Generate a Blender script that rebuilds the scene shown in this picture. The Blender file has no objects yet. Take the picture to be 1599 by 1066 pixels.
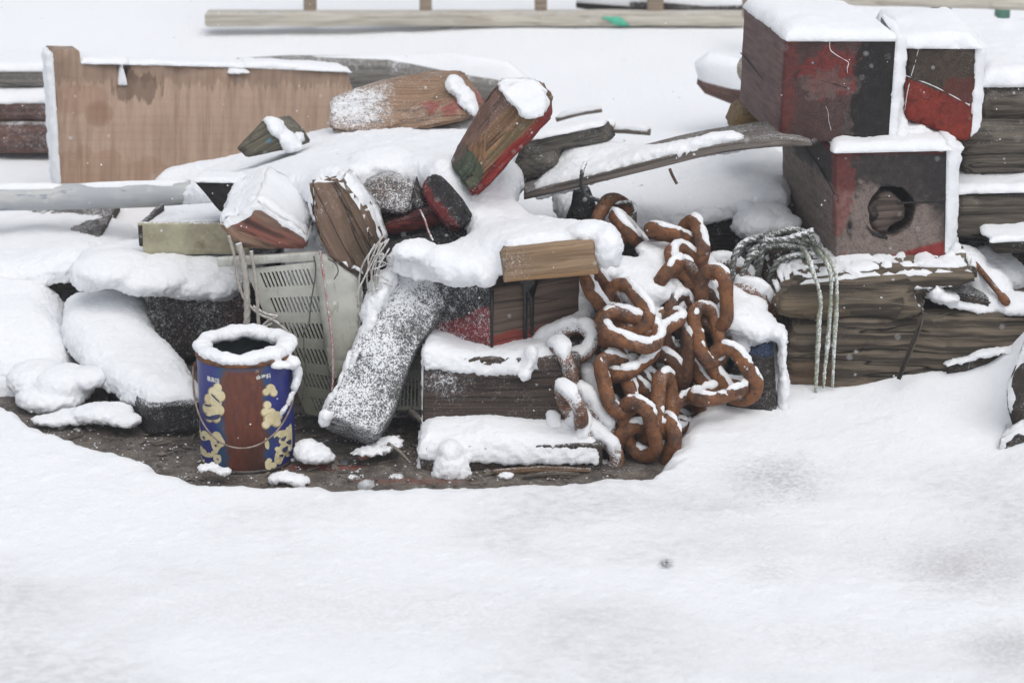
import bpy, bmesh, math, random
import numpy as np
from mathutils import Vector, Matrix

random.seed(7)
R = math.radians
SC = bpy.context.scene
COL = SC.collection

# ------------------------------------------------------------------ camera, sky, sun
CAMY, CAMZ, PITCH = -4.3, 1.73, 19.0
cam = bpy.data.cameras.new('camera')
cam.lens = 18 / math.tan(R(12)); cam.sensor_width = 36
cam.clip_end = 400; cam.clip_start = .05
cam.dof.use_dof = True; cam.dof.focus_distance = 4.7; cam.dof.aperture_fstop = 5.0
camo = bpy.data.objects.new('camera', cam); COL.objects.link(camo)
camo.location = (0, CAMY, CAMZ); camo.rotation_euler = (R(90 - PITCH), 0, 0)
SC.camera = camo

w = bpy.data.worlds.new('World'); SC.world = w; w.use_nodes = True
nt = w.node_tree; nt.nodes.clear()
sky = nt.nodes.new('ShaderNodeTexSky'); sky.sky_type = 'NISHITA'; sky.sun_disc = False
SUN_EL, SUN_ROT = 62, 160
sky.sun_elevation = R(SUN_EL); sky.sun_rotation = R(SUN_ROT); sky.dust_density = 3; sky.air_density = 1.2
hs = nt.nodes.new('ShaderNodeHueSaturation'); hs.inputs['Saturation'].default_value = .30
bg = nt.nodes.new('ShaderNodeBackground'); bg.inputs['Strength'].default_value = .15
wo = nt.nodes.new('ShaderNodeOutputWorld')
nt.links.new(sky.outputs[0], hs.inputs['Color']); nt.links.new(hs.outputs[0], bg.inputs['Color']); nt.links.new(bg.outputs[0], wo.inputs[0])
sl = bpy.data.lights.new('sun', 'SUN'); sl.energy = 0.9; sl.angle = R(60); sl.color = (1, .985, .965)
so = bpy.data.objects.new('sun', sl); COL.objects.link(so)
# sky sun_rotation turns clockwise from +Y
az = R(SUN_ROT); sd = Vector((math.sin(az) * math.cos(R(SUN_EL)), math.cos(az) * math.cos(R(SUN_EL)), math.sin(R(SUN_EL))))
so.rotation_euler = sd.to_track_quat('Z', 'Y').to_euler()
SC.view_settings.view_transform = 'Standard'; SC.view_settings.look = 'None'
SC.view_settings.exposure = EXPO = 0.06; SC.view_settings.gamma = 1
SC.cycles.max_bounces = 8; SC.cycles.use_denoising = True

# ------------------------------------------------------------------ placement helpers
F = 799.5 / math.tan(R(12))
FW = Vector((0, math.cos(R(PITCH)), -math.sin(R(PITCH)))); UPV = Vector((0, math.sin(R(PITCH)), math.cos(R(PITCH)))); RT = Vector((1, 0, 0))
CAMP = Vector((0, CAMY, CAMZ))
def ray(px, py): return FW + RT * ((px - 799.5) / F) - UPV * ((py - 533) / F)
def P(px, py, Y):
    d = ray(px, py); return CAMP + d * ((Y - CAMY) / d.y)
def S(px, py, z):
    d = ray(px, py); return CAMP + d * ((z - CAMZ) / d.z)
def mpp(Y): return ((Y - CAMY) / math.cos(R(PITCH)) * .985) / F     # metres per photo pixel near depth Y

# ------------------------------------------------------------------ numpy noise
def _hash(i, j, k, seed):
    h = (i.astype(np.uint32) * np.uint32(374761393) + j.astype(np.uint32) * np.uint32(668265263) + k.astype(np.uint32) * np.uint32(2147483647) + np.uint32((seed * 974711) & 0xffffffff))
    h = (h ^ (h >> np.uint32(13))) * np.uint32(1274126177); h = h ^ (h >> np.uint32(16))
    h = h * np.uint32(2246822519); h = h ^ (h >> np.uint32(15))
    return (h & np.uint32(0xffffff)).astype(np.float64) / 0x7fffff - 1.0
def vn(p, seed=0):
    p = np.asarray(p, float); f = np.floor(p); t = p - f; t = t * t * t * (t * (t * 6 - 15) + 10); f = f.astype(np.int64)
    out = 0
    for a in (0, 1):
        for b in (0, 1):
            for c in (0, 1):
                wgt = (t[:, 0] if a else 1 - t[:, 0]) * (t[:, 1] if b else 1 - t[:, 1]) * (t[:, 2] if c else 1 - t[:, 2])
                out = out + wgt * _hash(f[:, 0] + a, f[:, 1] + b, f[:, 2] + c, seed)
    return out
def fbm(p, o=4, seed=0):
    p = np.asarray(p, float); s = 0; a = .5
    for i in range(o): s = s + a * vn(p + 17.3 * i, seed + i); p = p * 2.03; a *= .5
    return s
def sstep(a, b, x): t = np.clip((x - a) / (b - a), 0, 1); return t * t * (3 - 2 * t)

# ------------------------------------------------------------------ objects
def tag(o, label=None, cat=None, group=None, kind=None):
    for k, v in (('label', label), ('category', cat), ('group', group), ('kind', kind)):
        if v: o[k] = v
    return o
ORG = {}
def empty(name, loc, label, cat, group=None, kind=None):
    o = bpy.data.objects.new(name, None); COL.objects.link(o); o.location = loc; ORG[o.name] = Vector(loc)
    return tag(o, label, cat, group, kind)
def rootorg(o):
    while o.parent: o = o.parent
    return ORG.get(o.name, Vector((0, 0, 0)))
def mk(name, V, faces, mat, parent=None, lc=None, smooth=True):
    """V in world metres; the mesh is stored relative to its thing's base."""
    V = np.asarray(V, float)
    if parent is None:
        lo, hi = V.min(0), V.max(0); org = np.array([(lo[0] + hi[0]) / 2, (lo[1] + hi[1]) / 2, lo[2]])
    else: org = np.array(rootorg(parent))
    me = bpy.data.meshes.new(name); me.from_pydata((V - org).tolist(), [], [list(map(int, f)) for f in faces]); me.update()
    if lc is not None:
        a = me.attributes.new('lc', 'FLOAT_VECTOR', 'POINT'); a.data.foreach_set('vector', np.asarray(lc, float).ravel())
    if smooth: me.polygons.foreach_set('use_smooth', [True] * len(me.polygons))
    me.materials.append(mat)
    o = bpy.data.objects.new(name, me); COL.objects.link(o)
    if parent is None: o.location = org; ORG[o.name] = Vector(org)
    else: o.parent = parent
    return o
def world_verts(o):
    me = o.data; n = len(me.vertices); a = np.empty(n * 3); me.vertices.foreach_get('co', a); a = a.reshape(-1, 3)
    return a + np.array(rootorg(o))
def vnormals(o):
    me = o.data; n = len(me.vertices); a = np.empty(n * 3); me.vertex_normals.foreach_get('vector', a); return a.reshape(-1, 3)

# ------------------------------------------------------------------ materials
class NB:
    def __init__(s, name):
        s.m = bpy.data.materials.new(name); s.m.use_nodes = True; s.t = s.m.node_tree; s.t.nodes.clear()
        s.out = s.t.nodes.new('ShaderNodeOutputMaterial'); s.b = s.t.nodes.new('ShaderNodeBsdfPrincipled'); s.t.links.new(s.b.outputs[0], s.out.inputs[0])
    def n(s, typ, **k):
        nd = s.t.nodes.new(typ)
        for a, v in k.items(): setattr(nd, a, v)
        return nd
    def l(s, a, b): s.t.links.new(a, b)
    def put(s, sock, v):
        if hasattr(v, 'links') or isinstance(v, bpy.types.NodeSocket): s.l(v, sock)
        else: sock.default_value = v
    def math(s, op, a, b=0., c=0., clamp=False):
        nd = s.n('ShaderNodeMath', operation=op); nd.use_clamp = clamp
        for i, v in enumerate((a, b, c)): s.put(nd.inputs[i], v)
        return nd.outputs[0]
    def vmath(s, op, a, b=(0, 0, 0)):
        nd = s.n('ShaderNodeVectorMath', operation=op); s.put(nd.inputs[0], a); s.put(nd.inputs[1], b)
        return nd.outputs['Value'] if op in ('DOT_PRODUCT', 'LENGTH', 'DISTANCE') else nd.outputs[0]
    def noise(s, vec, scale=5, detail=3, rough=.5, dist=0.):
        nd = s.n('ShaderNodeTexNoise'); s.l(vec, nd.inputs['Vector']); nd.inputs['Scale'].default_value = scale
        nd.inputs['Detail'].default_value = detail; nd.inputs['Roughness'].default_value = rough; nd.inputs['Distortion'].default_value = dist
        return nd.outputs['Fac']
    def ss(s, a, b, x):
        nd = s.n('ShaderNodeMapRange', interpolation_type='SMOOTHSTEP'); s.put(nd.inputs[0], x); s.put(nd.inputs[1], a); s.put(nd.inputs[2], b)
        return nd.outputs[0]
    def mix(s, f, a, b):
        nd = s.n('ShaderNodeMix', data_type='RGBA'); s.put(nd.inputs[0], f)
        for i, v in ((6, a), (7, b)):
            if isinstance(v, (tuple, list)): nd.inputs[i].default_value = (*v[:3], 1)
            else: s.l(v, nd.inputs[i])
        return nd.outputs[2]
    def scl(s, vec, sc): return s.vmath('MULTIPLY', vec, sc)
    def bump(s, h, strength=.5, dist=.002, nrm=None):
        nd = s.n('ShaderNodeBump'); s.l(h, nd.inputs['Height']); nd.inputs['Strength'].default_value = strength; nd.inputs['Distance'].default_value = dist
        if nrm is not None: s.l(nrm, nd.inputs['Normal'])
        return nd.outputs[0]

SNOWC = (.86, .875, .90)
def dust_nodes(b, pos, amt, up=.5, region=None, dirv=(0., -.25, .95)):
    """speckles of blown snow that stuck to a surface: more where it faces up or the wind"""
    g = b.n('ShaderNodeNewGeometry')
    d = b.vmath('DOT_PRODUCT', g.outputs['True Normal'], dirv)
    n1 = b.noise(pos, 330, 2, .6); n2 = b.noise(pos, 95, 3, .6); n3 = b.noise(pos, 14, 2, .5)
    s = b.math('ADD', b.math('MULTIPLY', n1, .85), b.math('MULTIPLY', n2, .42))
    s = b.math('ADD', s, b.math('MULTIPLY', n3, .42)); s = b.math('ADD', s, b.math('MULTIPLY', d, up))
    if region is not None: s = b.math('ADD', s, region)
    th = 1.25 - amt * .60
    soft = b.math('MULTIPLY', b.ss(th - .16, th + .24, s), .42)
    return b.math('MAXIMUM', b.math('MULTIPLY', b.ss(th - .02, th + .18, s), .90), soft)

def wood(name, c1, c2, c3=(.015, .012, .01), ring=70, pith=(.02, -.12), zones=(), dust=.12, up=.28, crack=.5, stain=.5, dreg=None, fib=(3, 75, 75), wet=.78, ringc=.5, bs=.7, dist=.45):
    b = NB(name)
    at = b.n('ShaderNodeAttribute', attribute_name='lc'); L = at.outputs['Vector']
    oi = b.n('ShaderNodeObjectInfo'); off = b.math('MULTIPLY', oi.outputs['Random'], 37.)
    cmb = b.n('ShaderNodeCombineXYZ'); [b.l(off, cmb.inputs[i]) for i in range(3)]
    LO = b.vmath('ADD', L, cmb.outputs[0])
    sep = b.n('ShaderNodeSeparateXYZ'); b.l(L, sep.inputs[0])
    wob = b.noise(b.scl(LO, (1.5, 9, 9)), 1, 3, .55)
    dv = b.math('SUBTRACT', sep.outputs['Y'], pith[0]); dw = b.math('SUBTRACT', sep.outputs['Z'], pith[1])
    rad = b.math('SQRT', b.math('ADD', b.math('MULTIPLY', dv, dv), b.math('MULTIPLY', dw, dw)))
    rad = b.math('ADD', rad, b.math('MULTIPLY', wob, .035))
    ph = b.math('FRACT', b.math('MULTIPLY', rad, ring * 2.2))
    rg = b.math('MULTIPLY', b.ss(.15, .85, ph), b.math('SUBTRACT', 1, b.ss(.88, 1., ph)))
    fi = b.noise(b.scl(LO, (fib[0] * 1.3, fib[1] * 1.5, fib[2] * 1.5)), 1, 5, .62, dist); fi2 = b.noise(b.scl(LO, (fib[0] * 3, fib[1] * 4.5, fib[2] * 4.5)), 1, 4, .65)
    t = b.math('ADD', b.math('MULTIPLY', rg, ringc), b.math('MULTIPLY', b.math('SUBTRACT', fi, .5), 2.2)); t = b.math('ADD', t, b.math('MULTIPLY', b.math('SUBTRACT', fi2, .5), 1.9))
    t = b.math('ADD', t, .25, clamp=True)
    DK_ = .78; c1 = tuple(x * DK_ for x in c1); c2 = tuple(x * DK_ * .85 for x in c2)
    col = b.mix(t, c1, c2)
    big = b.noise(b.scl(LO, (4, 9, 9)), 1, 4, .6)
    col = b.mix(b.math('MULTIPLY', b.ss(.5, .72, big), stain), col, c3)
    # drying cracks along the grain
    cn = b.noise(b.scl(LO, (2.2, 34, 34)), 1, 2, .5, .3); ck = b.math('SUBTRACT', 1, b.ss(0., .022, b.math('ABSOLUTE', b.math('SUBTRACT', cn, .56))))
    ck = b.math('MULTIPLY', ck, b.ss(.42, .50, b.noise(b.scl(LO, (5, 7, 7)), 1, 2)))
    ck = b.math('MULTIPLY', ck, crack)
    for z in zones:
        m = None
        for e in z['e']:
            nz = b.math('MULTIPLY', b.math('SUBTRACT', b.noise(b.scl(LO, e.get('ns', (25, 25, 25))), 1, e.get('det', 4), .6), .5), e.get('amp', .04) * 2)
            if e['k'] == 'p': v = b.math('SUBTRACT', b.vmath('DOT_PRODUCT', L, e['n']), e['d'])
            elif e['k'] == 'b': v = b.math('MULTIPLY', b.math('SUBTRACT', 1, b.vmath('LENGTH', b.vmath('DIVIDE', b.vmath('SUBTRACT', L, e['c']), e['r']))), min(e['r']))
            else: v = e.get('d', 0.)
            v = b.math('ADD', v, nz); s_ = e.get('soft', .004)
            mm = b.ss(-s_, s_, v)
            m = mm if m is None else b.math('MULTIPLY', m, mm)
        m = b.math('MULTIPLY', m, z.get('op', .85))
        if z.get('wear', .35): m = b.math('MULTIPLY', m, b.math('SUBTRACT', 1, b.math('MULTIPLY', b.ss(.5, .66, b.noise(b.scl(LO, (14, 60, 60)), 1, 5, .65)), z.get('wear', .35))))
        zc = b.mix(b.math('MULTIPLY', b.ss(.35, .7, fi), .6), z['c'], tuple(x * .45 for x in z['c']))
        col = b.mix(m, col, zc)
    col = b.mix(ck, col, (.006, .005, .004))
    ps = b.n('ShaderNodeTexCoord').outputs['Object']
    reg = None
    if dreg is not None:
        reg = 0.
        for (c, r, a) in dreg:
            v = b.math('MULTIPLY', b.ss(1., 0., b.vmath('LENGTH', b.vmath('DIVIDE', b.vmath('SUBTRACT', L, c), r))), a)
            reg = v if isinstance(reg, float) else b.math('ADD', reg, v)
    dm = dust_nodes(b, ps, dust, up, reg)
    b.l(b.mix(dm, col, SNOWC), b.b.inputs['Base Color'])
    rr = b.math('ADD', b.math('MULTIPLY', fi, .25), wet - .15); rr = b.math('MAXIMUM', rr, b.math('MULTIPLY', dm, .9)); b.l(rr, b.b.inputs['Roughness'])
    h = b.math('ADD', b.math('MULTIPLY', fi, .8), b.math('MULTIPLY', fi2, .75)); h = b.math('SUBTRACT', h, b.math('MULTIPLY', ck, 1.6)); h = b.math('ADD', h, b.math('MULTIPLY', rg, .12))
    b.b.inputs['Specular IOR Level'].default_value = .3
    nb = b.bump(h, bs, .0035); nb = b.bump(dm, .7, .0022, nb); b.l(nb, b.b.inputs['Normal'])
    return b.m

def snow_mat(name, dirt=0., grain=1., tint=SNOWC, patches=False):
    b = NB(name); ps = b.n('ShaderNodeNewGeometry').outputs['Position']
    n1 = b.noise(ps, 330, 3, .7); n2 = b.noise(ps, 120, 3, .6); n3 = b.noise(ps, 22, 3, .5)
    col = b.mix(b.math('MULTIPLY', b.ss(.45, .75, n2), .35), tint, tuple(x * .93 for x in tint))
    if patches:
        # thin trodden snow: the dark ground stains through in loose patches
        pa = b.noise(b.scl(ps, (1.0, 1.4, 0)), 1.7, 4, .55, .4); pb = b.noise(b.scl(ps, (1, 1.3, 0)), 34, 4, .7)
        sp = b.n('ShaderNodeSeparateXYZ'); b.l(ps, sp.inputs[0])
        near = b.ss(.02, -.3, sp.outputs['Y'])
        m = b.math('MULTIPLY', b.ss(.42, .66, pa), near); m = b.math('MULTIPLY', m, b.math('ADD', .38, b.math('MULTIPLY', b.ss(.38, .66, pb), .62)))
        col = b.mix(b.math('MULTIPLY', m, .55), col, (.47, .462, .462))
        for (cx, cy, rx, ry, op, cc) in patches:
            d = b.vmath('LENGTH', b.vmath('DIVIDE', b.vmath('SUBTRACT', b.scl(ps, (1, 1, 0)), (cx, cy, 0)), (rx, ry, 1)))
            d = b.math('ADD', d, b.math('MULTIPLY', b.math('SUBTRACT', pb, .5), 1.6))
            col = b.mix(b.math('MULTIPLY', b.math('MULTIPLY', b.ss(1.15, .0, d), op), b.math('ADD', .45, b.math('MULTIPLY', b.ss(.35, .62, n2), .8))), col, cc)
    if dirt:
        col = b.mix(b.math('MULTIPLY', b.ss(.5, .7, n3), dirt), col, (.25, .22, .19))
    b.l(col, b.b.inputs['Base Color']); b.b.inputs['Roughness'].default_value = .88
    b.b.inputs['Specular IOR Level'].default_value = .25
    b.b.inputs['Subsurface Weight'].default_value = .5; b.b.inputs['Subsurface Radius'].default_value = (1, 1, 1); b.b.inputs['Subsurface Scale'].default_value = .012
    h = b.math('ADD', b.math('MULTIPLY', n1, .55), b.math('MULTIPLY', n2, .8)); h = b.math('ADD', h, b.math('MULTIPLY', n3, .5))
    b.l(b.bump(h, .75 * grain, .005), b.b.inputs['Normal'])
    return b.m

def rust_mat(name, dust=.1, dirv=(.35, -.1, .95), dark=0.):
    b = NB(name); tc = b.n('ShaderNodeTexCoord').outputs['Object']
    oi = b.n('ShaderNodeObjectInfo'); off = b.math('MULTIPLY', oi.outputs['Random'], 11.); cmb = b.n('ShaderNodeCombineXYZ'); [b.l(off, cmb.inputs[i]) for i in range(3)]
    p = b.vmath('ADD', tc, cmb.outputs[0])
    n1 = b.noise(p, 28, 5, .65); n2 = b.noise(p, 120, 4, .7); n3 = b.noise(p, 9, 3, .5)
    k = 1 - dark
    col = b.mix(b.ss(.35, .68, n1), (.19 * k, .072 * k, .024 * k), (.052 * k, .025 * k, .015 * k))
    col = b.mix(b.math('MULTIPLY', b.ss(.48, .7, n3), .7), col, (.20 * k, .072 * k, .018 * k))
    col = b.mix(b.math('MULTIPLY', b.ss(.52, .66, n2), .7), col, (.028, .014, .010)); col = b.mix(b.math('MULTIPLY', b.ss(.50, .62, b.noise(p, 62, 4, .7)), .45), col, (.27 * k, .115 * k, .04 * k))
    dm = dust_nodes(b, tc, dust, .3, None, dirv)
    b.l(b.mix(dm, col, SNOWC), b.b.inputs['Base Color'])
    b.l(b.math('ADD', .55, b.math('MULTIPLY', n2, .35)), b.b.inputs['Roughness'])
    h = b.math('ADD', b.math('MULTIPLY', n1, .8), b.math('MULTIPLY', n2, .6))
    b.l(b.bump(dm, .6, .002, b.bump(h, .9, .005)), b.b.inputs['Normal'])
    return b.m

def plain(name, c1, c2, scale=30, rough=.7, dust=0., up=.5, metal=0., bs=.4, stretch=(1, 1, 1), c3=None, dirv=(0., -.25, .95)):
    b = NB(name); tc = b.n('ShaderNodeTexCoord').outputs['Object']; p = b.scl(tc, stretch)
    n1 = b.noise(p, scale, 5, .65); n2 = b.noise(p, scale * 5, 3, .6)
    col = b.mix(b.ss(.35, .68, n1), c1, c2)
    if c3: col = b.mix(b.math('MULTIPLY', b.ss(.58, .7, b.noise(p, scale * .45, 5, .7)), .8), col, c3)
    b.b.inputs['Metallic'].default_value = metal; b.b.inputs['Roughness'].default_value = rough
    nb = b.bump(b.math('ADD', n1, b.math('MULTIPLY', n2, .5)), bs, .003)
    if dust:
        dm = dust_nodes(b, tc, dust, up, None, dirv); col = b.mix(dm, col, SNOWC); nb = b.bump(dm, .6, .002, nb)
    b.l(col, b.b.inputs['Base Color']); b.l(nb, b.b.inputs['Normal'])
    return b.m

# ------------------------------------------------------------------ shapes
def _axis(L, res, r):
    n = max(1, int(round((L - 2 * r) / res))); mid = [r + (L - 2 * r) * i / n for i in range(n + 1)]
    return [0, r * .35] + mid + [L - r * .35, L]
SEED = [0]
def rbox(name, O, U, V, W, mat, parent=None, r=.006, res=.014, rough=.0012, grain='U', warp=None, chip=.004, lean=0.):
    """a sawn timber: rounded edges, wavering faces, chipped arrises. grain names the edge the wood runs along"""
    SEED[0] += 1; sd_ = SEED[0]
    O, U, V, W = map(lambda v: np.array(v, float), (O, U, V, W))
    Ls = [np.linalg.norm(v) for v in (U, V, W)]; r = min(r, min(Ls) * .3)
    rs = [max(res, L / 60) for L in Ls]
    ax = [_axis(L, rr, r) for L, rr in zip(Ls, rs)]; N = [len(a) for a in ax]
    idx = {}; pts = []; faces = []
    def vi(i, j, k):
        key = (i, j, k)
        if key not in idx: idx[key] = len(pts); pts.append((ax[0][i], ax[1][j], ax[2][k]))
        return idx[key]
    for a, b_, c in ((0, 1, 2), (1, 2, 0), (2, 0, 1)):
        for end in (0, 1):
            for i in range(N[a] - 1):
                for j in range(N[b_] - 1):
                    q = []
                    for di, dj in ((0, 0), (1, 0), (1, 1), (0, 1)):
                        t = [0, 0, 0]; t[a] = i + di; t[b_] = j + dj; t[c] = (N[c] - 1) * end; q.append(vi(*t))
                    faces.append(q if end else q[::-1])
    p = np.array(pts); Lv = np.array(Ls)
    inner = np.clip(p, r, Lv - r); d = p - inner; dn = np.linalg.norm(d, axis=1, keepdims=True); dn[dn == 0] = 1; nl = d / dn
    p = inner + r * nl
    g = {'U': 0, 'V': 1, 'W': 2}[grain]; st = np.array([45., 45., 45.]); st[g] = 5
    edge = (np.abs(nl) > .25).sum(1) > 1
    off = rough * 1.3 * fbm(p * st + sd_ * 3.1, 3, sd_) + rough * 1.5 * fbm(p * 9 + sd_, 3, sd_ + 5)
    ch = sstep(.12, .5, fbm(p * 30 + sd_ * 1.7, 3, sd_ + 9)) * chip
    off = off - np.where(edge, ch, ch * .15)
    p = p + nl * off[:, None]
    order = {'U': (0, 1, 2), 'V': (1, 0, 2), 'W': (2, 0, 1)}[grain]
    lc = (p - Lv / 2)[:, order]
    f = p / Lv
    if warp is not None: Wd = warp(f)
    else: Wd = O + f[:, :1] * U + f[:, 1:2] * V + f[:, 2:] * W
    if np.dot(np.cross(U, V), W) < 0: faces = [q[::-1] for q in faces]
    return mk(name, Wd, faces, mat, parent, lc)

def fb(name, A, B, D, W, mat, parent=None, **k):
    """box from pixel+depth corners: A bottom-left, B bottom-right, D top-left of the front face; W the depth vector"""
    A = Vector(A); return rbox(name, A, Vector(B) - A, Vector(D) - A, W, mat, parent, **k)

def prism(name, pts, W, mat, parent=None, bev=.004, res=.016, rough=.0015, gdir=None):
    SEED[0] += 1; sd_ = SEED[0]
    pts = [Vector(p) for p in pts]; W = Vector(W); bm = bmesh.new()
    a = [bm.verts.new(p) for p in pts]; c = [bm.verts.new(p + W) for p in pts]; n = len(pts)
    bm.faces.new(a); bm.faces.new(c[::-1])
    for i in range(n): bm.faces.new((a[(i + 1) % n], a[i], c[i], c[(i + 1) % n]))
    bmesh.ops.recalc_face_normals(bm, faces=bm.faces)
    if bev: bmesh.ops.bevel(bm, geom=list(bm.edges), offset=bev, segments=2, affect='EDGES', clamp_overlap=True)
    bmesh.ops.triangulate(bm, faces=bm.faces)
    for _ in range(6):
        es = [e for e in bm.edges if e.calc_length() > res * 1.6]
        if not es or len(bm.verts) > 14000: break
        bmesh.ops.subdivide_edges(bm, edges=es, cuts=1); bmesh.ops.triangulate(bm, faces=[f for f in bm.faces if len(f.verts) > 3])
    bm.normal_update(); bm.verts.ensure_lookup_table()
    V = np.array([v.co[:] for v in bm.verts]); Nn = np.array([v.normal[:] for v in bm.verts]); fs = [[v.index for v in f.verts] for f in bm.faces]; bm.free()
    g = Vector(gdir).normalized() if gdir is not None else (pts[1] - pts[0]).normalized()
    wn = W.normalized(); wn = (wn - g * wn.dot(g)); wn = wn.normalized() if wn.length > .05 else g.orthogonal().normalized(); vnn = g.cross(wn)
    c0 = V.mean(0); lc = np.stack([(V - c0) @ np.array(g), (V - c0) @ np.array(vnn), (V - c0) @ np.array(wn)], 1)
    V = V + Nn * (rough * 2 * fbm(lc * [6, 50, 50] + sd_, 3, sd_) + rough * 2 * fbm(lc * 12 + sd_, 3, sd_))[:, None]
    return mk(name, V, fs, mat, parent, lc)

def frames(pts):
    T = np.gradient(pts, axis=0); T /= np.linalg.norm(T, axis=1, keepdims=True) + 1e-12
    n = np.cross(T[0], [0, 0, 1.]);
    if np.linalg.norm(n) < .1: n = np.cross(T[0], [0, 1., 0])
    n /= np.linalg.norm(n); Ns = [n]
    for i in range(1, len(pts)):
        n = Ns[-1] - T[i] * np.dot(Ns[-1], T[i]); Ns.append(n / (np.linalg.norm(n) + 1e-12))
    Ns = np.array(Ns); return T, Ns, np.cross(T, Ns)
def spline(ctrl, n, closed=False):
    c = np.array([tuple(p) for p in ctrl], float); m = len(c); out = []
    seg = m if closed else m - 1
    for s in range(seg):
        p0, p1, p2, p3 = (c[(s - 1) % m] if closed or s > 0 else 2 * c[0] - c[1]), c[s], c[(s + 1) % m], (c[(s + 2) % m] if closed or s + 2 < m else 2 * c[-1] - c[-2])
        k = max(2, int(n / seg))
        for t in np.linspace(0, 1, k, endpoint=False):
            out.append(.5 * ((2 * p1) + (p2 - p0) * t + (2 * p0 - 5 * p1 + 4 * p2 - p3) * t * t + (3 * p1 - p0 - 3 * p2 + p3) * t ** 3))
    if not closed: out.append(c[-1])
    return np.array(out)
def tube(name, pts, rad, mat, parent=None, n=12, twist=0., strands=3, amp=.16, closed=False, noise=0., nsc=20, flat=1.):
    SEED[0] += 1; sd_ = SEED[0]
    pts = np.array([tuple(p) for p in pts], float); T, A, B = frames(pts); m = len(pts)
    rad = np.full(m, rad) if np.isscalar(rad) else np.interp(np.linspace(0, 1, m), np.linspace(0, 1, len(rad)), rad)
    s = np.concatenate([[0], np.cumsum(np.linalg.norm(np.diff(pts, axis=0), axis=1))])
    ph = np.linspace(0, 2 * math.pi, n, endpoint=False); V = []; lc = []
    for i in range(m):
        rr = rad[i] * (1 + (amp * np.cos(strands * (ph - twist * s[i])) if twist else 0))
        V.append(pts[i] + A[i] * (rr * np.cos(ph))[:, None] + B[i] * (rr * np.sin(ph) * flat)[:, None])
        lc.append(np.stack([np.full(n, s[i]), rr * np.cos(ph), rr * np.sin(ph)], 1))
    V = np.concatenate(V); lc = np.concatenate(lc); fs = []
    for i in range(m if closed else m - 1):
        for j in range(n):
            i2 = (i + 1) % m; fs.append((i * n + j, i * n + (j + 1) % n, i2 * n + (j + 1) % n, i2 * n + j))
    if noise: 
        cc = np.repeat(pts, n, 0); d = V - cc; V = cc + d * (1 + noise * fbm(V * nsc + sd_, 3, sd_))[:, None]
    if not closed:
        for e, base in ((0, 0), (m - 1, (m - 1) * n)):
            V = np.vstack([V, pts[e]]); lc = np.vstack([lc, [s[e], 0, 0]]); k = len(V) - 1
            for j in range(n):
                f = (base + j, base + (j + 1) % n, k); fs.append(f[::-1] if e == 0 else f)
    return mk(name, V, fs, mat, parent, lc)

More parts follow.
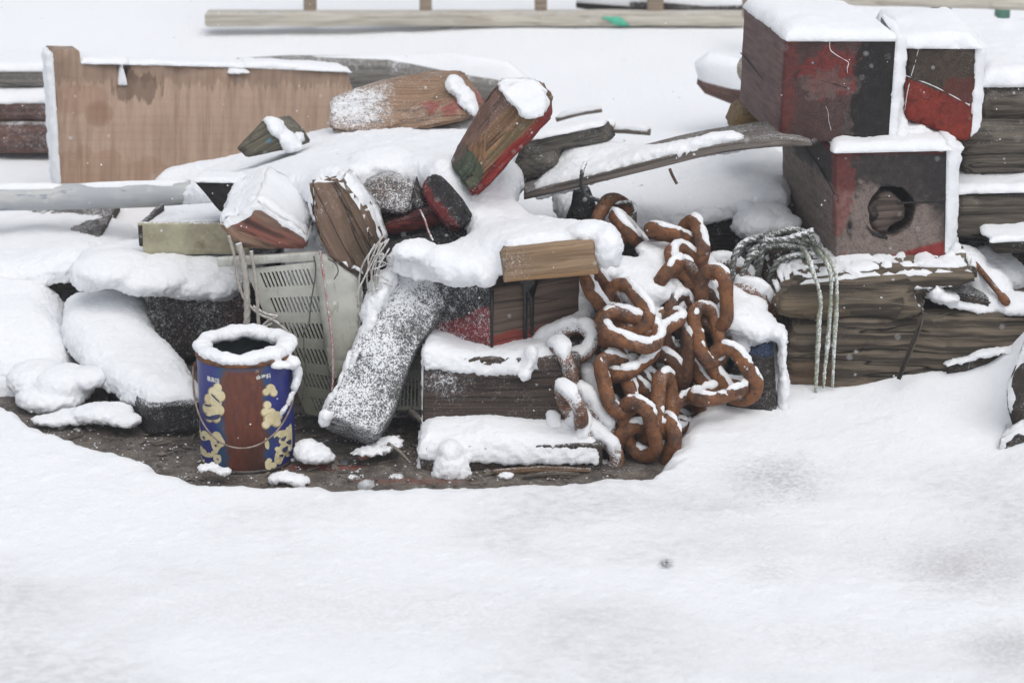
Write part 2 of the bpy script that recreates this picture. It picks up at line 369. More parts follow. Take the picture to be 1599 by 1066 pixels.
# ------------------------------------------------------------------ snow builders
def grainize(V, Nn, seed=0, a=1.):
    side = 1 + 1.3 * (1 - np.clip(Nn[:, 2], 0, 1))
    h = .0014 * fbm(V * 42, 3, seed) + .0030 * fbm(V * 140, 3, seed + 3) * side
    return V + Nn * (h * a)[:, None]
def cap(name, c00, c10, c11, c01, T, parent, mat=None, oh=.006, up=(0, 0, 1), edge=1.0, seed=None, res=.007, tvar=.35, low=None):
    """a bank of snow lying on a four-cornered face, rounded at its rim. low: fraction of T left at (s=1) end"""
    SEED[0] += 1; sd_ = SEED[0] if seed is None else seed
    c = [np.array(tuple(p), float) for p in (c00, c10, c11, c01)]; up = np.array(up, float); up /= np.linalg.norm(up)
    L1 = (np.linalg.norm(c[1] - c[0]) + np.linalg.norm(c[2] - c[3])) / 2; L2 = (np.linalg.norm(c[3] - c[0]) + np.linalg.norm(c[2] - c[1])) / 2
    r = min(T * 1.1 * edge, L1 * .45, L2 * .45)
    def axx(L):
        e = r * (1 - np.cos(np.linspace(0, math.pi / 2, 8))); n = max(2, int((L - 2 * r) / res))
        m = np.linspace(r, L - r, min(n, 160))[1:-1] if L > 2 * r + 1e-6 else []
        return np.concatenate([e, m, (L - e)[::-1]])
    a = axx(L1); b = axx(L2); A_, B_ = np.meshgrid(a, b, indexing='ij'); s = A_ / L1; t = B_ / L2
    f = lambda d: 1 - (1 - np.clip(d / r, 0, 1)) ** 2.4
    pr = np.sqrt(np.clip(f(np.minimum(A_, L1 - A_)) * f(np.minimum(B_, L2 - B_)), 0, 1))
    base = ((1 - s) * (1 - t))[..., None] * c[0] + (s * (1 - t))[..., None] * c[1] + (s * t)[..., None] * c[2] + ((1 - s) * t)[..., None] * c[3]
    e1 = (c[1] - c[0]) / L1; e2 = (c[3] - c[0]) / L2; sh = base.shape[:2]; fl = base.reshape(-1, 3)
    wob = (1 + 2.6 * fbm(fl * 26 + sd_, 3, sd_)).reshape(sh) * oh
    sx = (s * 2 - 1); sy = (t * 2 - 1); kx = np.sign(sx) * np.abs(sx) ** 6; ky = np.sign(sy) * np.abs(sy) ** 6
    pos = base + e1 * (kx * wob)[..., None] + e2 * (ky * wob)[..., None]
    h = T * (1 + tvar * 1.6 * fbm(fl * 7 + sd_ * 2, 3, sd_ + 2).reshape(sh)) * pr
    if low is not None: h = h * (1 + (low - 1) * s)
    pos = pos + up * (h - .002)[..., None]
    m, n = sh; V = pos.reshape(-1, 3); fs = [(i * n + j, (i + 1) * n + j, (i + 1) * n + j + 1, i * n + j + 1) for i in range(m - 1) for j in range(n - 1)]
    flip = np.dot(np.cross(c[1] - c[0], c[3] - c[0]), up) < 0
    if flip: fs = [q[::-1] for q in fs]
    # underside closes it
    Bv = (base - up * .004).reshape(-1, 3); k = len(V); ring = [(i, 0) for i in range(m)] + [(m - 1, j) for j in range(1, n)] + [(i, n - 1) for i in range(m - 2, -1, -1)] + [(0, j) for j in range(n - 2, 0, -1)]
    rid = [i * n + j for i, j in ring]; V = np.vstack([V, Bv[rid]]); q = len(rid)
    for i in range(q):
        f4 = (rid[i], k + i, k + (i + 1) % q, rid[(i + 1) % q]); fs.append(f4[::-1] if flip else f4)
    nrm = np.tile(up, (len(V), 1)); nrm[k:] = 0
    V = grainize(V, nrm, sd_)
    return mk(name, V, fs, mat or M['snow'], parent)
def boxcap(o3, T, parent, side='top', inset=0., **k):
    """cap on the most upward (or named) face of a box given as (O,U,V,W)"""
    O, U, V, W = [Vector(v) for v in o3]
    best = None
    for a, b, c in ((U, V, W), (V, W, U), (W, U, V)):
        for sgn in (0, 1):
            c0 = O + c * sgn; n = a.cross(b).normalized(); ctr = c0 + (a + b) / 2; n = n if n.dot(ctr - (O + (U + V + W) / 2)) > 0 else -n
            sc = n.z if side == 'top' else n.dot(Vector(side))
            if best is None or sc > best[0]: best = (sc, c0, a, b, n)
    _, c0, a, b, n = best; ia = a.normalized() * inset; ib = b.normalized() * inset
    return cap('snow_cap', c0 + ia + ib, c0 + a - ia + ib, c0 + a + b - ia - ib, c0 + b + ia - ib, T, parent, up=(n if side != 'top' else (n + Vector((0, 0, 1)))), **k)
def shell(o, T, a=.35, b=.75, d=(0, -.1, 1.), nz=.35, ns=60, name='snow_cap', mat=None, parent=None, seed=0, sub=0, region=None, lift=None):
    """snow settled on the upper side of any mesh: its skin moved out where it faces up, sunk below where not"""
    V = world_verts(o); Nn = vnormals(o); fs = [tuple(p.vertices) for p in o.data.polygons]
    if sub:
        bm = bmesh.new(); bm.from_mesh(o.data); bmesh.ops.subdivide_edges(bm, edges=bm.edges[:], cuts=sub, use_grid_fill=True); bm.normal_update()
        V = np.array([v.co[:] for v in bm.verts]) + np.array(rootorg(o)); Nn = np.array([v.normal[:] for v in bm.verts]); fs = [[v.index for v in f.verts] for f in bm.faces]; bm.free()
    d = np.array(d, float); d /= np.linalg.norm(d)
    x = Nn @ d + nz * (fbm(V * ns, 3, seed + 1) * 1.3 + fbm(V * ns * .3, 2, seed + 7) * 1.2)
    if region is not None: x = x + region(V)
    m = sstep(a, b, x)
    t = T * m * (1 + .5 * fbm(V * 30, 3, seed + 4))
    up = np.array([0, 0, 1.]) if lift is None else np.array(lift, float)
    V2 = V + Nn * (t * .5)[:, None] + up * (t * .5)[:, None] - Nn * (.0016 * (1 - m))[:, None]
    V2 = V2 + Nn * (m * (.0016 * fbm(V * 160, 2, seed)))[:, None]
    return mk(name, V2, fs, mat or M['snow'], parent or o)
def inpoly(x, y, poly):
    ins = np.zeros(x.shape, bool); n = len(poly)
    for i in range(n):
        x1, y1 = poly[i][:2]; x2, y2 = poly[(i + 1) % n][:2]
        c = ((y1 > y) != (y2 > y)); xi = (x2 - x1) * (y - y1) / ((y2 - y1) if y2 != y1 else 1e-9) + x1; ins ^= c & (x < xi)
    return ins
def pdist(x, y, poly):
    d = np.full(x.shape, 1e9); n = len(poly)
    for i in range(n):
        a = np.array(poly[i][:2]); b = np.array(poly[(i + 1) % n][:2]); ab = b - a
        t = np.clip(((x - a[0]) * ab[0] + (y - a[1]) * ab[1]) / (ab @ ab + 1e-12), 0, 1)
        d = np.minimum(d, np.hypot(x - a[0] - t * ab[0], y - a[1] - t * ab[1]))
    return d
def rbf(ctrl):
    c = np.array([tuple(p) for p in ctrl], float); n = len(c); D = np.hypot(c[:, None, 0] - c[None, :, 0], c[:, None, 1] - c[None, :, 1])
    A = np.zeros((n + 3, n + 3)); A[:n, :n] = np.sqrt(D * D + .03 ** 2) - np.eye(n) * .0; A[:n, n] = 1; A[:n, n + 1:] = c[:, :2]; A[n, :n] = 1; A[n + 1:, :n] = c[:, :2].T
    wv = np.linalg.lstsq(A, np.concatenate([c[:, 2], [0, 0, 0]]), rcond=None)[0]
    def f(x, y):
        sh = x.shape; x = x.ravel(); y = y.ravel(); out = wv[n] + wv[n + 1] * x + wv[n + 2] * y
        for i in range(n): out = out + wv[i] * np.sqrt((x - c[i, 0]) ** 2 + (y - c[i, 1]) ** 2 + .03 ** 2)
        return out.reshape(sh)
    return f
def hf_solid(ctrl, poly, thick=.05, r=.04, res=.008):
    """rounded slab: top from control points, rim along poly (world xy)"""
    f = rbf(ctrl); pl = [tuple(p)[:2] for p in poly]; xs = [p[0] for p in pl]; ys = [p[1] for p in pl]
    X, Y = np.meshgrid(np.arange(min(xs) - res, max(xs) + 2 * res, res), np.arange(min(ys) - res, max(ys) + 2 * res, res), indexing='ij')
    ins = inpoly(X, Y, pl); d = pdist(X, Y, pl); Z = f(X, Y); k = np.sqrt(1 - (1 - np.clip(d / r, 0, 1)) ** 2)
    top = Z - thick * (1 - k); bot = Z - thick - .012
    m, n = X.shape; V = np.concatenate([np.stack([X, Y, top], -1).reshape(-1, 3), np.stack([X, Y, bot], -1).reshape(-1, 3)]); fs = []; K = m * n
    q = ins[:-1, :-1] & ins[1:, :-1] & ins[1:, 1:] & ins[:-1, 1:]
    for i in range(m - 1):
        for j in range(n - 1):
            if not q[i, j]: continue
            a, b, c, e = i * n + j, (i + 1) * n + j, (i + 1) * n + j + 1, i * n + j + 1
            fs.append((a, b, c, e)); fs.append((K + e, K + c, K + b, K + a))
            if i == 0 or not q[i - 1, j]: fs.append((a, e, K + e, K + a))
            if i == m - 2 or not q[i + 1, j]: fs.append((c, b, K + b, K + c))
            if j == 0 or not q[i, j - 1]: fs.append((b, a, K + a, K + b))
            if j == n - 2 or not q[i, j + 1]: fs.append((e, c, K + c, K + e))
    return V, fs
def ell(px, py, Y, rx, ry, rd, rot=0., w=None):
    """ellipsoid seen at a pixel, radii in photo pixels across and up, rd in metres deep"""
    bm = bmesh.new(); bmesh.ops.create_icosphere(bm, subdivisions=3, radius=1.); V = np.array([v.co[:] for v in bm.verts]); fs = [[v.index for v in f.verts] for f in bm.faces]; bm.free()
    k = mpp(Y); V = V * [rx * k, rd, ry * k]; c, s = math.cos(R(rot)), math.sin(R(rot)); V = np.stack([V[:, 0] * c - V[:, 2] * s, V[:, 1], V[:, 0] * s + V[:, 2] * c], 1)
    return V + np.array(P(px, py, Y)), fs
def mass(name, solids, mat, parent=None, vox=.0045, sm=6, grain=1., seed=3, lump=.004):
    Vs = []; fs = []; k = 0
    for V, f in solids: Vs.append(V); fs += [[i + k for i in q] for q in f]; k += len(V)
    V = np.concatenate(Vs); me = bpy.data.meshes.new('t'); me.from_pydata(V.tolist(), [], fs); o = bpy.data.objects.new('t', me); COL.objects.link(o)
    rm = o.modifiers.new('r', 'REMESH'); rm.mode = 'VOXEL'; rm.voxel_size = vox
    s_ = o.modifiers.new('s', 'SMOOTH'); s_.iterations = sm; s_.factor = .5
    dg = bpy.context.evaluated_depsgraph_get(); ev = o.evaluated_get(dg); m2 = bpy.data.meshes.new_from_object(ev)
    n = len(m2.vertices); a = np.empty(n * 3); m2.vertices.foreach_get('co', a); a = a.reshape(-1, 3); nn = np.empty(n * 3); m2.vertex_normals.foreach_get('vector', nn); nn = nn.reshape(-1, 3)
    a = a + nn * (lump * 2 * fbm(a * 11, 3, seed + 20) + lump * .5 * fbm(a * 24, 3, seed + 25))[:, None]; a = grainize(a, nn, seed, grain)
    f2 = [tuple(p.vertices) for p in m2.polygons]
    bpy.data.objects.remove(o); bpy.data.meshes.remove(me); bpy.data.meshes.remove(m2)
    return mk(name, a, f2, mat, parent)
# ------------------------------------------------------------------ materials in use
M = {}
def pxy(px, py, z): p = S(px, py, z); return p.x, p.y
pt = []
for (px, py, rx, ry, op, cc) in ((1215, 742, .10, .11, .5, (.16, .155, .14)), (1510, 885, .12, .12, .42, (.30, .24, .22)), (1040, 870, .013, .02, .8, (.03, .03, .03)), (1200, 880, .06, .06, .25, (.3, .27, .25)),
                                 (1100, 790, .16, .09, .22, (.4, .38, .36)), (1580, 1000, .10, .1, .4, (.3, .27, .25)), (1290, 990, .18, .1, .18, (.4, .36, .35)), (150, 722, .03, .04, .12, (.4, .4, .42)), (380, 930, .4, .13, .13, (.42, .39, .38)), (600, 960, .4, .1, .10, (.42, .39, .38)), (1360, 850, .25, .12, .14, (.4, .36, .35)), (900, 960, .3, .15, .12, (.4, .39, .39))):
    x, y = pxy(px, py, .045); pt.append((x, y, rx * 1.25, ry * 1.25, op * (.7 if op < .8 else 1), cc))
M['snow'] = snow_mat('snow')
M['snow_ground'] = snow_mat('snow_ground', patches=pt, grain=.9)
M['rust'] = rust_mat('rusty_iron', .02)
M['rust_dusted'] = rust_mat('dusted_iron', .60, (-.4, -.35, .8))
M['rust_frost'] = rust_mat('frosted_iron', .60, (-.3, -.1, .9))
M['rust_dark'] = rust_mat('dark_iron', .12, dark=.45)
DK = (.012, .010, .009); RED = (.20, .020, .014)
M['w_grey'] = wood('grey_wood', (.22, .185, .15), (.09, .072, .057), dust=.12)
M['w_brown'] = wood('brown_wood', (.26, .155, .085), (.12, .068, .036), dust=.2, stain=.25)
M['w_dark'] = wood('dark_wood', (.060, .044, .032), (.022, .017, .013), dust=.25, stain=.8)
M['w_olive'] = wood('olive_wood', (.20, .17, .135), (.055, .046, .036), dust=.10, up=.15, ring=30, crack=.9, stain=.45, fib=(3, 45, 45), bs=1., dist=1.1)
M['w_far'] = wood('far_wood', (.27, .25, .22), (.15, .14, .125), dust=.22, stain=.2)
M['w_farred'] = wood('far_red_wood', (.20, .10, .075), (.09, .055, .045), dust=.3, stain=.4)
M['w_pale'] = wood('pale_rail_wood', (.78, .73, .63), (.62, .56, .46), dust=.15, stain=.12, crack=.3)
M['w_post'] = wood('tan_post_wood', (.50, .40, .31), (.36, .28, .21), dust=.1, stain=.15)

# ------------------------------------------------------------------ ground and snow cover
def ground_material():
    b = NB('dirt'); ps = b.n('ShaderNodeNewGeometry').outputs['Position']
    n1 = b.noise(ps, 16, 5, .65); n2 = b.noise(ps, 90, 4, .7); n3 = b.noise(ps, 300, 2, .6)
    col = b.mix(b.ss(.35, .65, n1), (.155, .130, .105), (.055, .044, .036)); col = b.mix(b.math('MULTIPLY', b.ss(.55, .68, n2), .7), col, (.24, .21, .18)); col = b.mix(b.math('MULTIPLY', b.ss(.58, .66, n3), .5), col, (.02, .017, .015))
    x, y = pxy(505, 728, 0); d = b.vmath('LENGTH', b.vmath('DIVIDE', b.vmath('SUBTRACT', ps, (x, y, 0)), (.09, .022, 1)))
    d = b.math('ADD', d, b.math('MULTIPLY', b.math('SUBTRACT', n2, .5), 1.5)); col = b.mix(b.math('MULTIPLY', b.ss(1., .6, d), .8), col, (.26, .05, .03))
    x, y = pxy(640, 752, 0); d = b.vmath('LENGTH', b.vmath('DIVIDE', b.vmath('SUBTRACT', ps, (x, y, 0)), (.13, .018, 1)))
    d = b.math('ADD', d, b.math('MULTIPLY', b.math('SUBTRACT', n2, .5), 1.8)); col = b.mix(b.math('MULTIPLY', b.ss(1., .6, d), .5), col, (.2, .06, .04))
    b.l(dm := b.mix(dust_nodes(b, ps, .09, .2), col, SNOWC), b.b.inputs['Base Color']); b.l(b.math('ADD', .45, b.math('MULTIPLY', n1, .4)), b.b.inputs['Roughness'])
    h = b.math('ADD', b.math('MULTIPLY', n1, 1.), b.math('MULTIPLY', n2, .7)); b.l(b.bump(b.math('ADD', h, b.math('MULTIPLY', n3, .4)), .8, .006), b.b.inputs['Normal'])
    return b.m
M['dirt'] = ground_material()
def sheet(name, xs, ys, zf, mat):
    X, Y = np.meshgrid(xs, ys, indexing='ij'); Z = zf(X, Y); m, n = X.shape; V = np.stack([X, Y, Z], -1).reshape(-1, 3)
    fs = [(i * n + j, (i + 1) * n + j, (i + 1) * n + j + 1, i * n + j + 1) for i in range(m - 1) for j in range(n - 1)]
    o = mk(name, V, fs, mat); o['kind'] = 'structure'; return o
def grad(a, b, step, far):
    mid = np.arange(a, b, step); e = []; x = step; p = 0
    while p < far: x *= 1.35; p += x; e.append(p)
    return np.concatenate([a - np.array(e[::-1]), mid, mid[-1] + np.array(e)])
PITS = ((-150, 598, .01), (-150, 650, .045), (0, 656, .045), (40, 668, .045), (85, 696, .045), (130, 709, .045), (178, 695, .06), (205, 722, .045), (250, 748, .045), (330, 762, .045), (430, 765, .045), (560, 771, .045), (700, 768, .045), (800, 762, .045), (900, 759, .045), (945, 752, .045), (1000, 750, .045), (1032, 732, .04), (1052, 695, .03), (1068, 660, .02), (1075, 600, .02))
pit = [S(px, py - (14 if z == .045 else 6), z) for px, py, z in PITS]
pit += [Vector((.62, .9, 0)), Vector((-1.6, .9, 0))]
pitp = [(p.x, p.y) for p in pit]
gc = [(-2.5, -1.5, .045), (0, -1.5, .04), (2.5, -1.5, .045), (-1, -.6, .045), (0, -.6, .04), (1, -.6, .045), (-2.2, 0, .05), (2.2, 0, .06), (-2.5, .5, .1), (2.6, .6, .2), (-2, 1.1, .15), (-1.2, 1.2, .15), (-.6, 1.2, .16), (0, 1.2, .2), (.6, 1.2, .25), (1.2, 1.3, .3), (2.2, 1.3, .3), (-1, 2, .13), (0, 2, .19), (1, 2, .22), (-1.6, 3, .22), (0, 3, .24), (1.5, 3, .26), (-2, 4.5, .28), (0, 4.5, .28), (2, 4.5, .3), (-4, 3, .2), (4, 3, .3), (0, 7, .35), (-5, 7, .35), (5, 7, .35)]
for q in ((1080, 705, .05), (1150, 668, .052), (1240, 632, .062), (1330, 606, .078), (1400, 592, .095), (1480, 575, .11), (1560, 550, .145), (1605, 522, .19), (1680, 500, .23), (1555, 715, .045), (1400, 700, .05), (1240, 700, .045), (1300, 660, .055), (1450, 640, .075), (1540, 630, .08), (170, 712, .062), (300, 790, .045), (600, 790, .045), (900, 790, .045)):
    gc.append(tuple(S(*q)))
gf = rbf(gc)
def snow_z(X, Y):
    rr = np.hypot(X, Y - 2); k = sstep(6, 14, rr); Z = gf(X, Y) * (1 - k) + .35 * k
    ins = inpoly(X, Y, pitp); d = pdist(X, Y, pitp); fl = np.stack([X.ravel(), Y.ravel(), 0 * X.ravel()], 1)
    d = np.where(ins, -d, d) + (.022 * fbm(fl * 13, 4, 5) + .012 * fbm(fl * 45, 3, 6)).reshape(X.shape)
    e = np.clip(d / .055, 0, 1); e = np.sqrt(1 - (1 - e) ** 2)
    near = (1 - sstep(2.5, 5, rr))
    Z = Z + (.009 * fbm(fl * 2.2, 3, 2) + .0025 * fbm(fl * 11, 3, 3) + .0010 * fbm(fl * 55, 3, 4) + .0015 * fbm(fl * 150, 2, 9)).reshape(X.shape) * near
    lumps = sstep(.1, .5, fbm(fl * 26, 3, 8).reshape(X.shape)) * .0018 * near * (Y < .1)
    return np.where(d > 0, (Z + lumps) * e - .012 * (1 - e), -.02)
xs = grad(-1.2, 1.25, .0058, 16); ys = grad(-1.0, .62, .0058, 16)
ys = np.concatenate([ys[ys < .62], np.arange(.63, 5., .03), 5 + np.cumsum(.03 * 1.35 ** np.arange(1, 19))])
sheet('snow_ground', xs, ys, snow_z, M['snow_ground'])
def dz(X, Y):
    fl = np.stack([X.ravel(), Y.ravel(), 0 * X.ravel()], 1); rr = np.hypot(X, Y)
    return ((.006 * fbm(fl * 9, 4, 12) + .004 * fbm(fl * 50, 3, 13)).reshape(X.shape)) * (1 - sstep(2, 3, rr)) - .04 * sstep(1.6, 3, rr)
sheet('ground', grad(-1.3, .7, .011, 14), grad(-.3, .7, .011, 14), dz, M['dirt'])

# ------------------------------------------------------------------ far background
def simple(name, label, cat, *a, group=None, **k):
    o = fb(name, *a, **k); return tag(o, label, cat, group)
fr = empty('wooden_fence', P(760, 40, 2.95), 'low whitewashed fence rail with four tan posts at the back, green tape mark on it', 'fence')
z0 = P(600, 34, 2.95).z
fb('rail', P(320, 42, 2.95), P(1165, 42, 2.95), P(320, 22, 2.95), (0, .07, 0), M['w_pale'], fr, res=.05)
for k, (a, b) in enumerate(((474, 493), (655, 674), (835, 854), (1011, 1036))):
    A = P(a, 24, 3.0); fb('post', A, P(b, 24, 3.0), A + Vector((0, 0, .55)), (0, .05, 0), M['w_post'], fr, res=.03)
A = P(360, 26, 2.99)
rbox('upper_rail', A + Vector((0, 0, .42)), (P(1165, 26, 2.99) - A), (0, 0, .04), (0, -.03, 0), M['w_pale'], fr, res=.05)
mgreen = plain('green_tape', (.10, .50, .33), (.07, .40, .26), 20)
prism('tape_mark', [P(938, 26.5, 2.946), P(968, 26.5, 2.946), P(984, 40.5, 2.946), P(964, 41, 2.946)], (0, -.002, 0), mgreen, fr, bev=0, rough=0)
tr = empty('trestle', P(1460, 30, 2.5), 'pale wooden trestle rail with a slanting brace in the top corner', 'trestle')
fb('rail', P(1235, 6, 2.5), P(1680, 20, 2.5), P(1235, -12, 2.5), (0, .06, 0), M['w_pale'], tr, res=.04)
p0 = P(1478, 6, 2.54); p1 = P(1448, 46, 2.54); rbox('brace', p1 - Vector((.03, 0, .02)), (.055, 0, 0), p0 - p1 + Vector((0, 0, .02)), (0, .03, 0), M['w_grey'], tr, grain='V')
rbox('leg', P(1160, 30, 2.62), (.05, 0, 0), (0, 0, .13), (0, .04, 0), M['w_post'], tr, grain='V')
rbox('leg', P(1556, 30, 2.62), (.04, 0, 0), (0, 0, .10), (0, .04, 0), plain('green_leg', (.10, .24, .18), (.08, .18, .14), 20), tr, grain='V')
o = tag(tube('driftwood_log', [P(900, 4, 3.12), P(1000, 10, 3.12), P(1100, 10, 3.12), P(1190, 8, 3.12)], [.02, .035, .035, .03], M['w_dark'], noise=.4), 'dark log lying behind the whitewashed fence', 'log')
shell(o, .012, .5, .9, nz=.5, ns=30)
lg = tag(tube('fallen_log', [P(330, 118, 2.0), P(450, 112, 2.1), P(600, 115, 2.25), P(700, 128, 2.25), P(790, 138, 2.2), P(838, 142, 2.2)], [.04, .042, .05, .052, .048, .02], M['w_far'], noise=.12, n=20), 'pale grey round log lying in snow behind the big board', 'log')
shell(lg, .03, .80, .98, nz=.25, ns=12)
o = tag(tube('reddish_log', [P(1090, 124, 1.7), P(1105, 128, 1.7), P(1150, 138, 1.7), P(1300, 150, 1.7)], [.012, .03, .043, .045], M['w_farred'], n=18, noise=.1), 'reddish brown log tip poking out of snow left of the painted blocks', 'log')
shell(o, .04, .3, .7, nz=.2, ns=12)
Yp = 1.75
for (y0, y1, mt, lb, t) in ((240, 193, M['w_farred'], 'lowest plank, dark brown, of the stack by the left edge', 0), (190, 159, M['w_farred'], 'middle red brown plank of the stack by the left edge', .035), (136, 110, M['w_far'], 'top pale beige plank of the stack by the left edge', .02)):
    A, B, D = P(-160, y0, Yp), P(170, y0, Yp), P(-160, y1, Yp)
    o = tag(fb('stacked_plank', A, B, D, (0, .16, 0), mt, res=.03), lb, 'plank', 'planks stacked by the left edge')
    if t: boxcap((A, B - A, D - A, (0, .16, 0)), t, o)
    Yp += .02
for (a, b, r_, lb, mt) in (((868, 187, 1.5), (940, 172, 1.5), .006, 'thin dark stick lying on snow behind the tilted block', 'w_grey'), ((912, 204, 1.5), (1015, 206, 1.45), .009, 'short grey stick with dark end lying on snow', 'w_grey'), ((945, 200, 1.45), (958, 200, 1.45), .014, 'small reddish wood bit behind the grey plank stub', 'w_brown'), ((952, 229, 1.0), (973, 230, 1.0), .011, 'small olive green pebble on the snow above the warped plank', 'w_olive')):
    A, B = P(*a), P(*b); o = tag(tube('stick' if 'pebble' not in lb else 'pebble', spline([A, (A + B) / 2 + Vector((0, 0, .003)), B], 8), r_, M[mt], n=8, noise=.2), lb, 'stick' if 'pebble' not in lb else 'pebble'); shell(o, .008, .5, .9)

# ------------------------------------------------------------------ big board, pipe, trough on the left
mb = wood('board_wood', (.60, .43, .32), (.43, .29, .21), c3=(.34, .23, .165), ring=22, pith=(.4, .1), dust=.02, stain=.35, crack=.0, fib=(26, 1.6, 4), wet=.8, ringc=.04, zones=(
    dict(e=[dict(k='b', c=(-.30, .085, 0), r=(.075, .035, .3), amp=.012)], c=(.40, .22, .15), op=.4, wear=0),
    dict(e=[dict(k='b', c=(-.25, .05, 0), r=(.033, .033, .3), amp=.004)], c=(.29, .18, .12), op=.5, wear=0),
    dict(e=[dict(k='b', c=(-.25, .05, 0), r=(.024, .024, .3), amp=.004)], c=(.34, .21, .14), op=.8, wear=0),
    dict(e=[dict(k='p', n=(0, 1, 0), d=.125, amp=.07, ns=(70, 3, 1))], c=(.14, .09, .06), op=.35, wear=0),
    dict(e=[dict(k='b', c=(-.165, .115, 0), r=(.05, .035, .3), amp=.05, ns=(60, 8, 4))], c=(.10, .06, .042), op=.6, wear=0),
    dict(e=[dict(k='b', c=(-.30, -.09, 0), r=(.2, .05, .3), amp=.04)], c=(.34, .19, .11), op=.35, wear=0)))
bp = [P(95, 320, 1.28), P(560, 320, 1.45), P(560, 165, 1.45), P(541, 112, 1.45), P(500, 108, 1.44), P(384, 105, 1.40), P(378, 112, 1.4), P(360, 112, 1.39), P(354, 104, 1.39), P(205, 100, 1.33), P(196, 132, 1.33), P(186, 128, 1.33), P(182, 101, 1.33), P(126, 99, 1.3), P(124, 80, 1.3), P(80, 79, 1.28)]
wb = Vector((-.025, .06, 0))
board = tag(prism('wooden_board', bp, wb, mb, bev=.002, gdir=P(560, 320, 1.45) - P(95, 320, 1.28), res=.03), 'large upright tan board with a knot and notched snowy top edge', 'board')
def strip(a, b, T, par, W=wb, **k): return cap('snow_cap', a, b, b + W, a + W, T, par, **k)
strip(P(128, 98, 1.3), P(205, 99, 1.33), .012, board); strip(P(205, 99, 1.33), P(384, 104, 1.4), .010, board); strip(P(384, 104, 1.4), P(541, 111, 1.45), .012, board)
strip(P(187, 131, 1.326), P(196, 131, 1.326), .045, board, tvar=0); strip(P(358, 113, 1.385), P(382, 112, 1.395), .017, board)
cap('snow_cap', P(80, 82, 1.28), P(95, 318, 1.28), P(95, 318, 1.28) + wb, P(80, 82, 1.28) + wb, .012, board, up=(-1, -.3, 0), oh=.002, tvar=.15)

b_ = NB('pipe_grey'); tc = b_.n('ShaderNodeTexCoord').outputs['Object']; n1 = b_.noise(b_.scl(tc, (2, 6, 6)), 4, 5, .6)
c_ = b_.mix(b_.ss(.35, .7, n1), (.36, .38, .40), (.50, .50, .48)); c_ = b_.mix(b_.math('MULTIPLY', b_.ss(.60, .66, b_.noise(b_.scl(tc, (2, 9, 9)), 6, 4, .7)), .6), c_, (.12, .16, .24)); b_.l(c_, b_.b.inputs['Base Color']); b_.b.inputs['Roughness'].default_value = .6; b_.l(b_.bump(n1, .4, .004), b_.b.inputs['Normal'])
pipe = tag(tube('grey_pipe', spline([P(-120, 311, .98), P(0, 309, .98), P(180, 305, .97), P(350, 300, .95), P(430, 298, .94)], 30), .0295, b_.m, n=24, noise=.03, nsc=8), 'long pale grey pipe lying across in front of the big board', 'pipe')
shell(pipe, .004, .90, 1.1, nz=.2, ns=14)
bk = tag(prism('broken_shard', [P(302, 282, .60), P(330, 281, .60), P(372, 286, .58), P(372, 335, .58), P(343, 330, .60), P(328, 312, .60)], (.01, .05, 0), wood('black_wood', (.035, .033, .032), (.012, .011, .011), dust=.05), bev=.002), 'jagged black shard over the end of the grey pipe', 'wood shard')
strip(P(304, 282, .60), P(372, 284, .585), .008, bk, W=Vector((.01, .06, 0)))
mcream = plain('cream_paint', (.42, .40, .28), (.27, .24, .16), 14, c3=(.13, .10, .06), dust=.05)
tgh = empty('metal_trough', P(300, 388, .7), 'weathered cream box lying open under the pipe', 'box')
A, B, D = P(226, 398, .62), P(392, 398, .62), P(214, 348, .62)
fb('front_panel', A, B, D, (0, .012, 0), mcream, tgh, res=.01)
rbox('side_panel', P(215, 350, .62), P(248, 318, .80) - P(215, 350, .62), (0, 0, -.05), (.012, 0, 0), M['w_dark'], tgh)
rbox('base_panel', P(215, 352, .63), P(392, 340, .63) - P(215, 352, .63), P(250, 322, .86) - P(215, 352, .63), (0, 0, -.006), plain('tin_grey', (.42, .45, .46), (.36, .39, .40), 18, dust=.3), tgh)

# left dark plank and slab beams
o = tag(fb('dark_plank', P(-140, 470, .74), P(132, 452, .74), P(-140, 427, .74), (0, .5, 0), M['w_dark']), 'dark plank under the snow bank at the left edge', 'plank')
m_hole = wood('frosted_dark_wood', (.05, .035, .03), (.02, .015, .013), dust=.42, zones=(dict(e=[dict(k='b', c=(0, -.005, -.1), r=(.013, .010, .3), amp=.003)], c=(.004, .004, .004), op=1, wear=0), dict(e=[dict(k='p', n=(1, 0, 0), d=.055, amp=.01)], c=(.06, .012, .01), op=.6)))
A, B, D = P(222, 560, .55), P(382, 560, .55), P(232, 440, .55)
ft = tag(fb('frosted_timber', A, B, D, (.04, .30, 0), m_hole), 'frosted dark timber with a bolt hole under a thick snow cushion', 'timber')
mass('snow_cap', [ell(180, 418, .58, 70, 26, .09), ell(245, 425, .60, 85, 28, .12), ell(310, 430, .62, 70, 30, .12), ell(250, 405, .75, 130, 24, .13), ell(145, 432, .56, 34, 20, .05), ell(350, 438, .6, 40, 24, .1)], M['snow'], ft, seed=11)
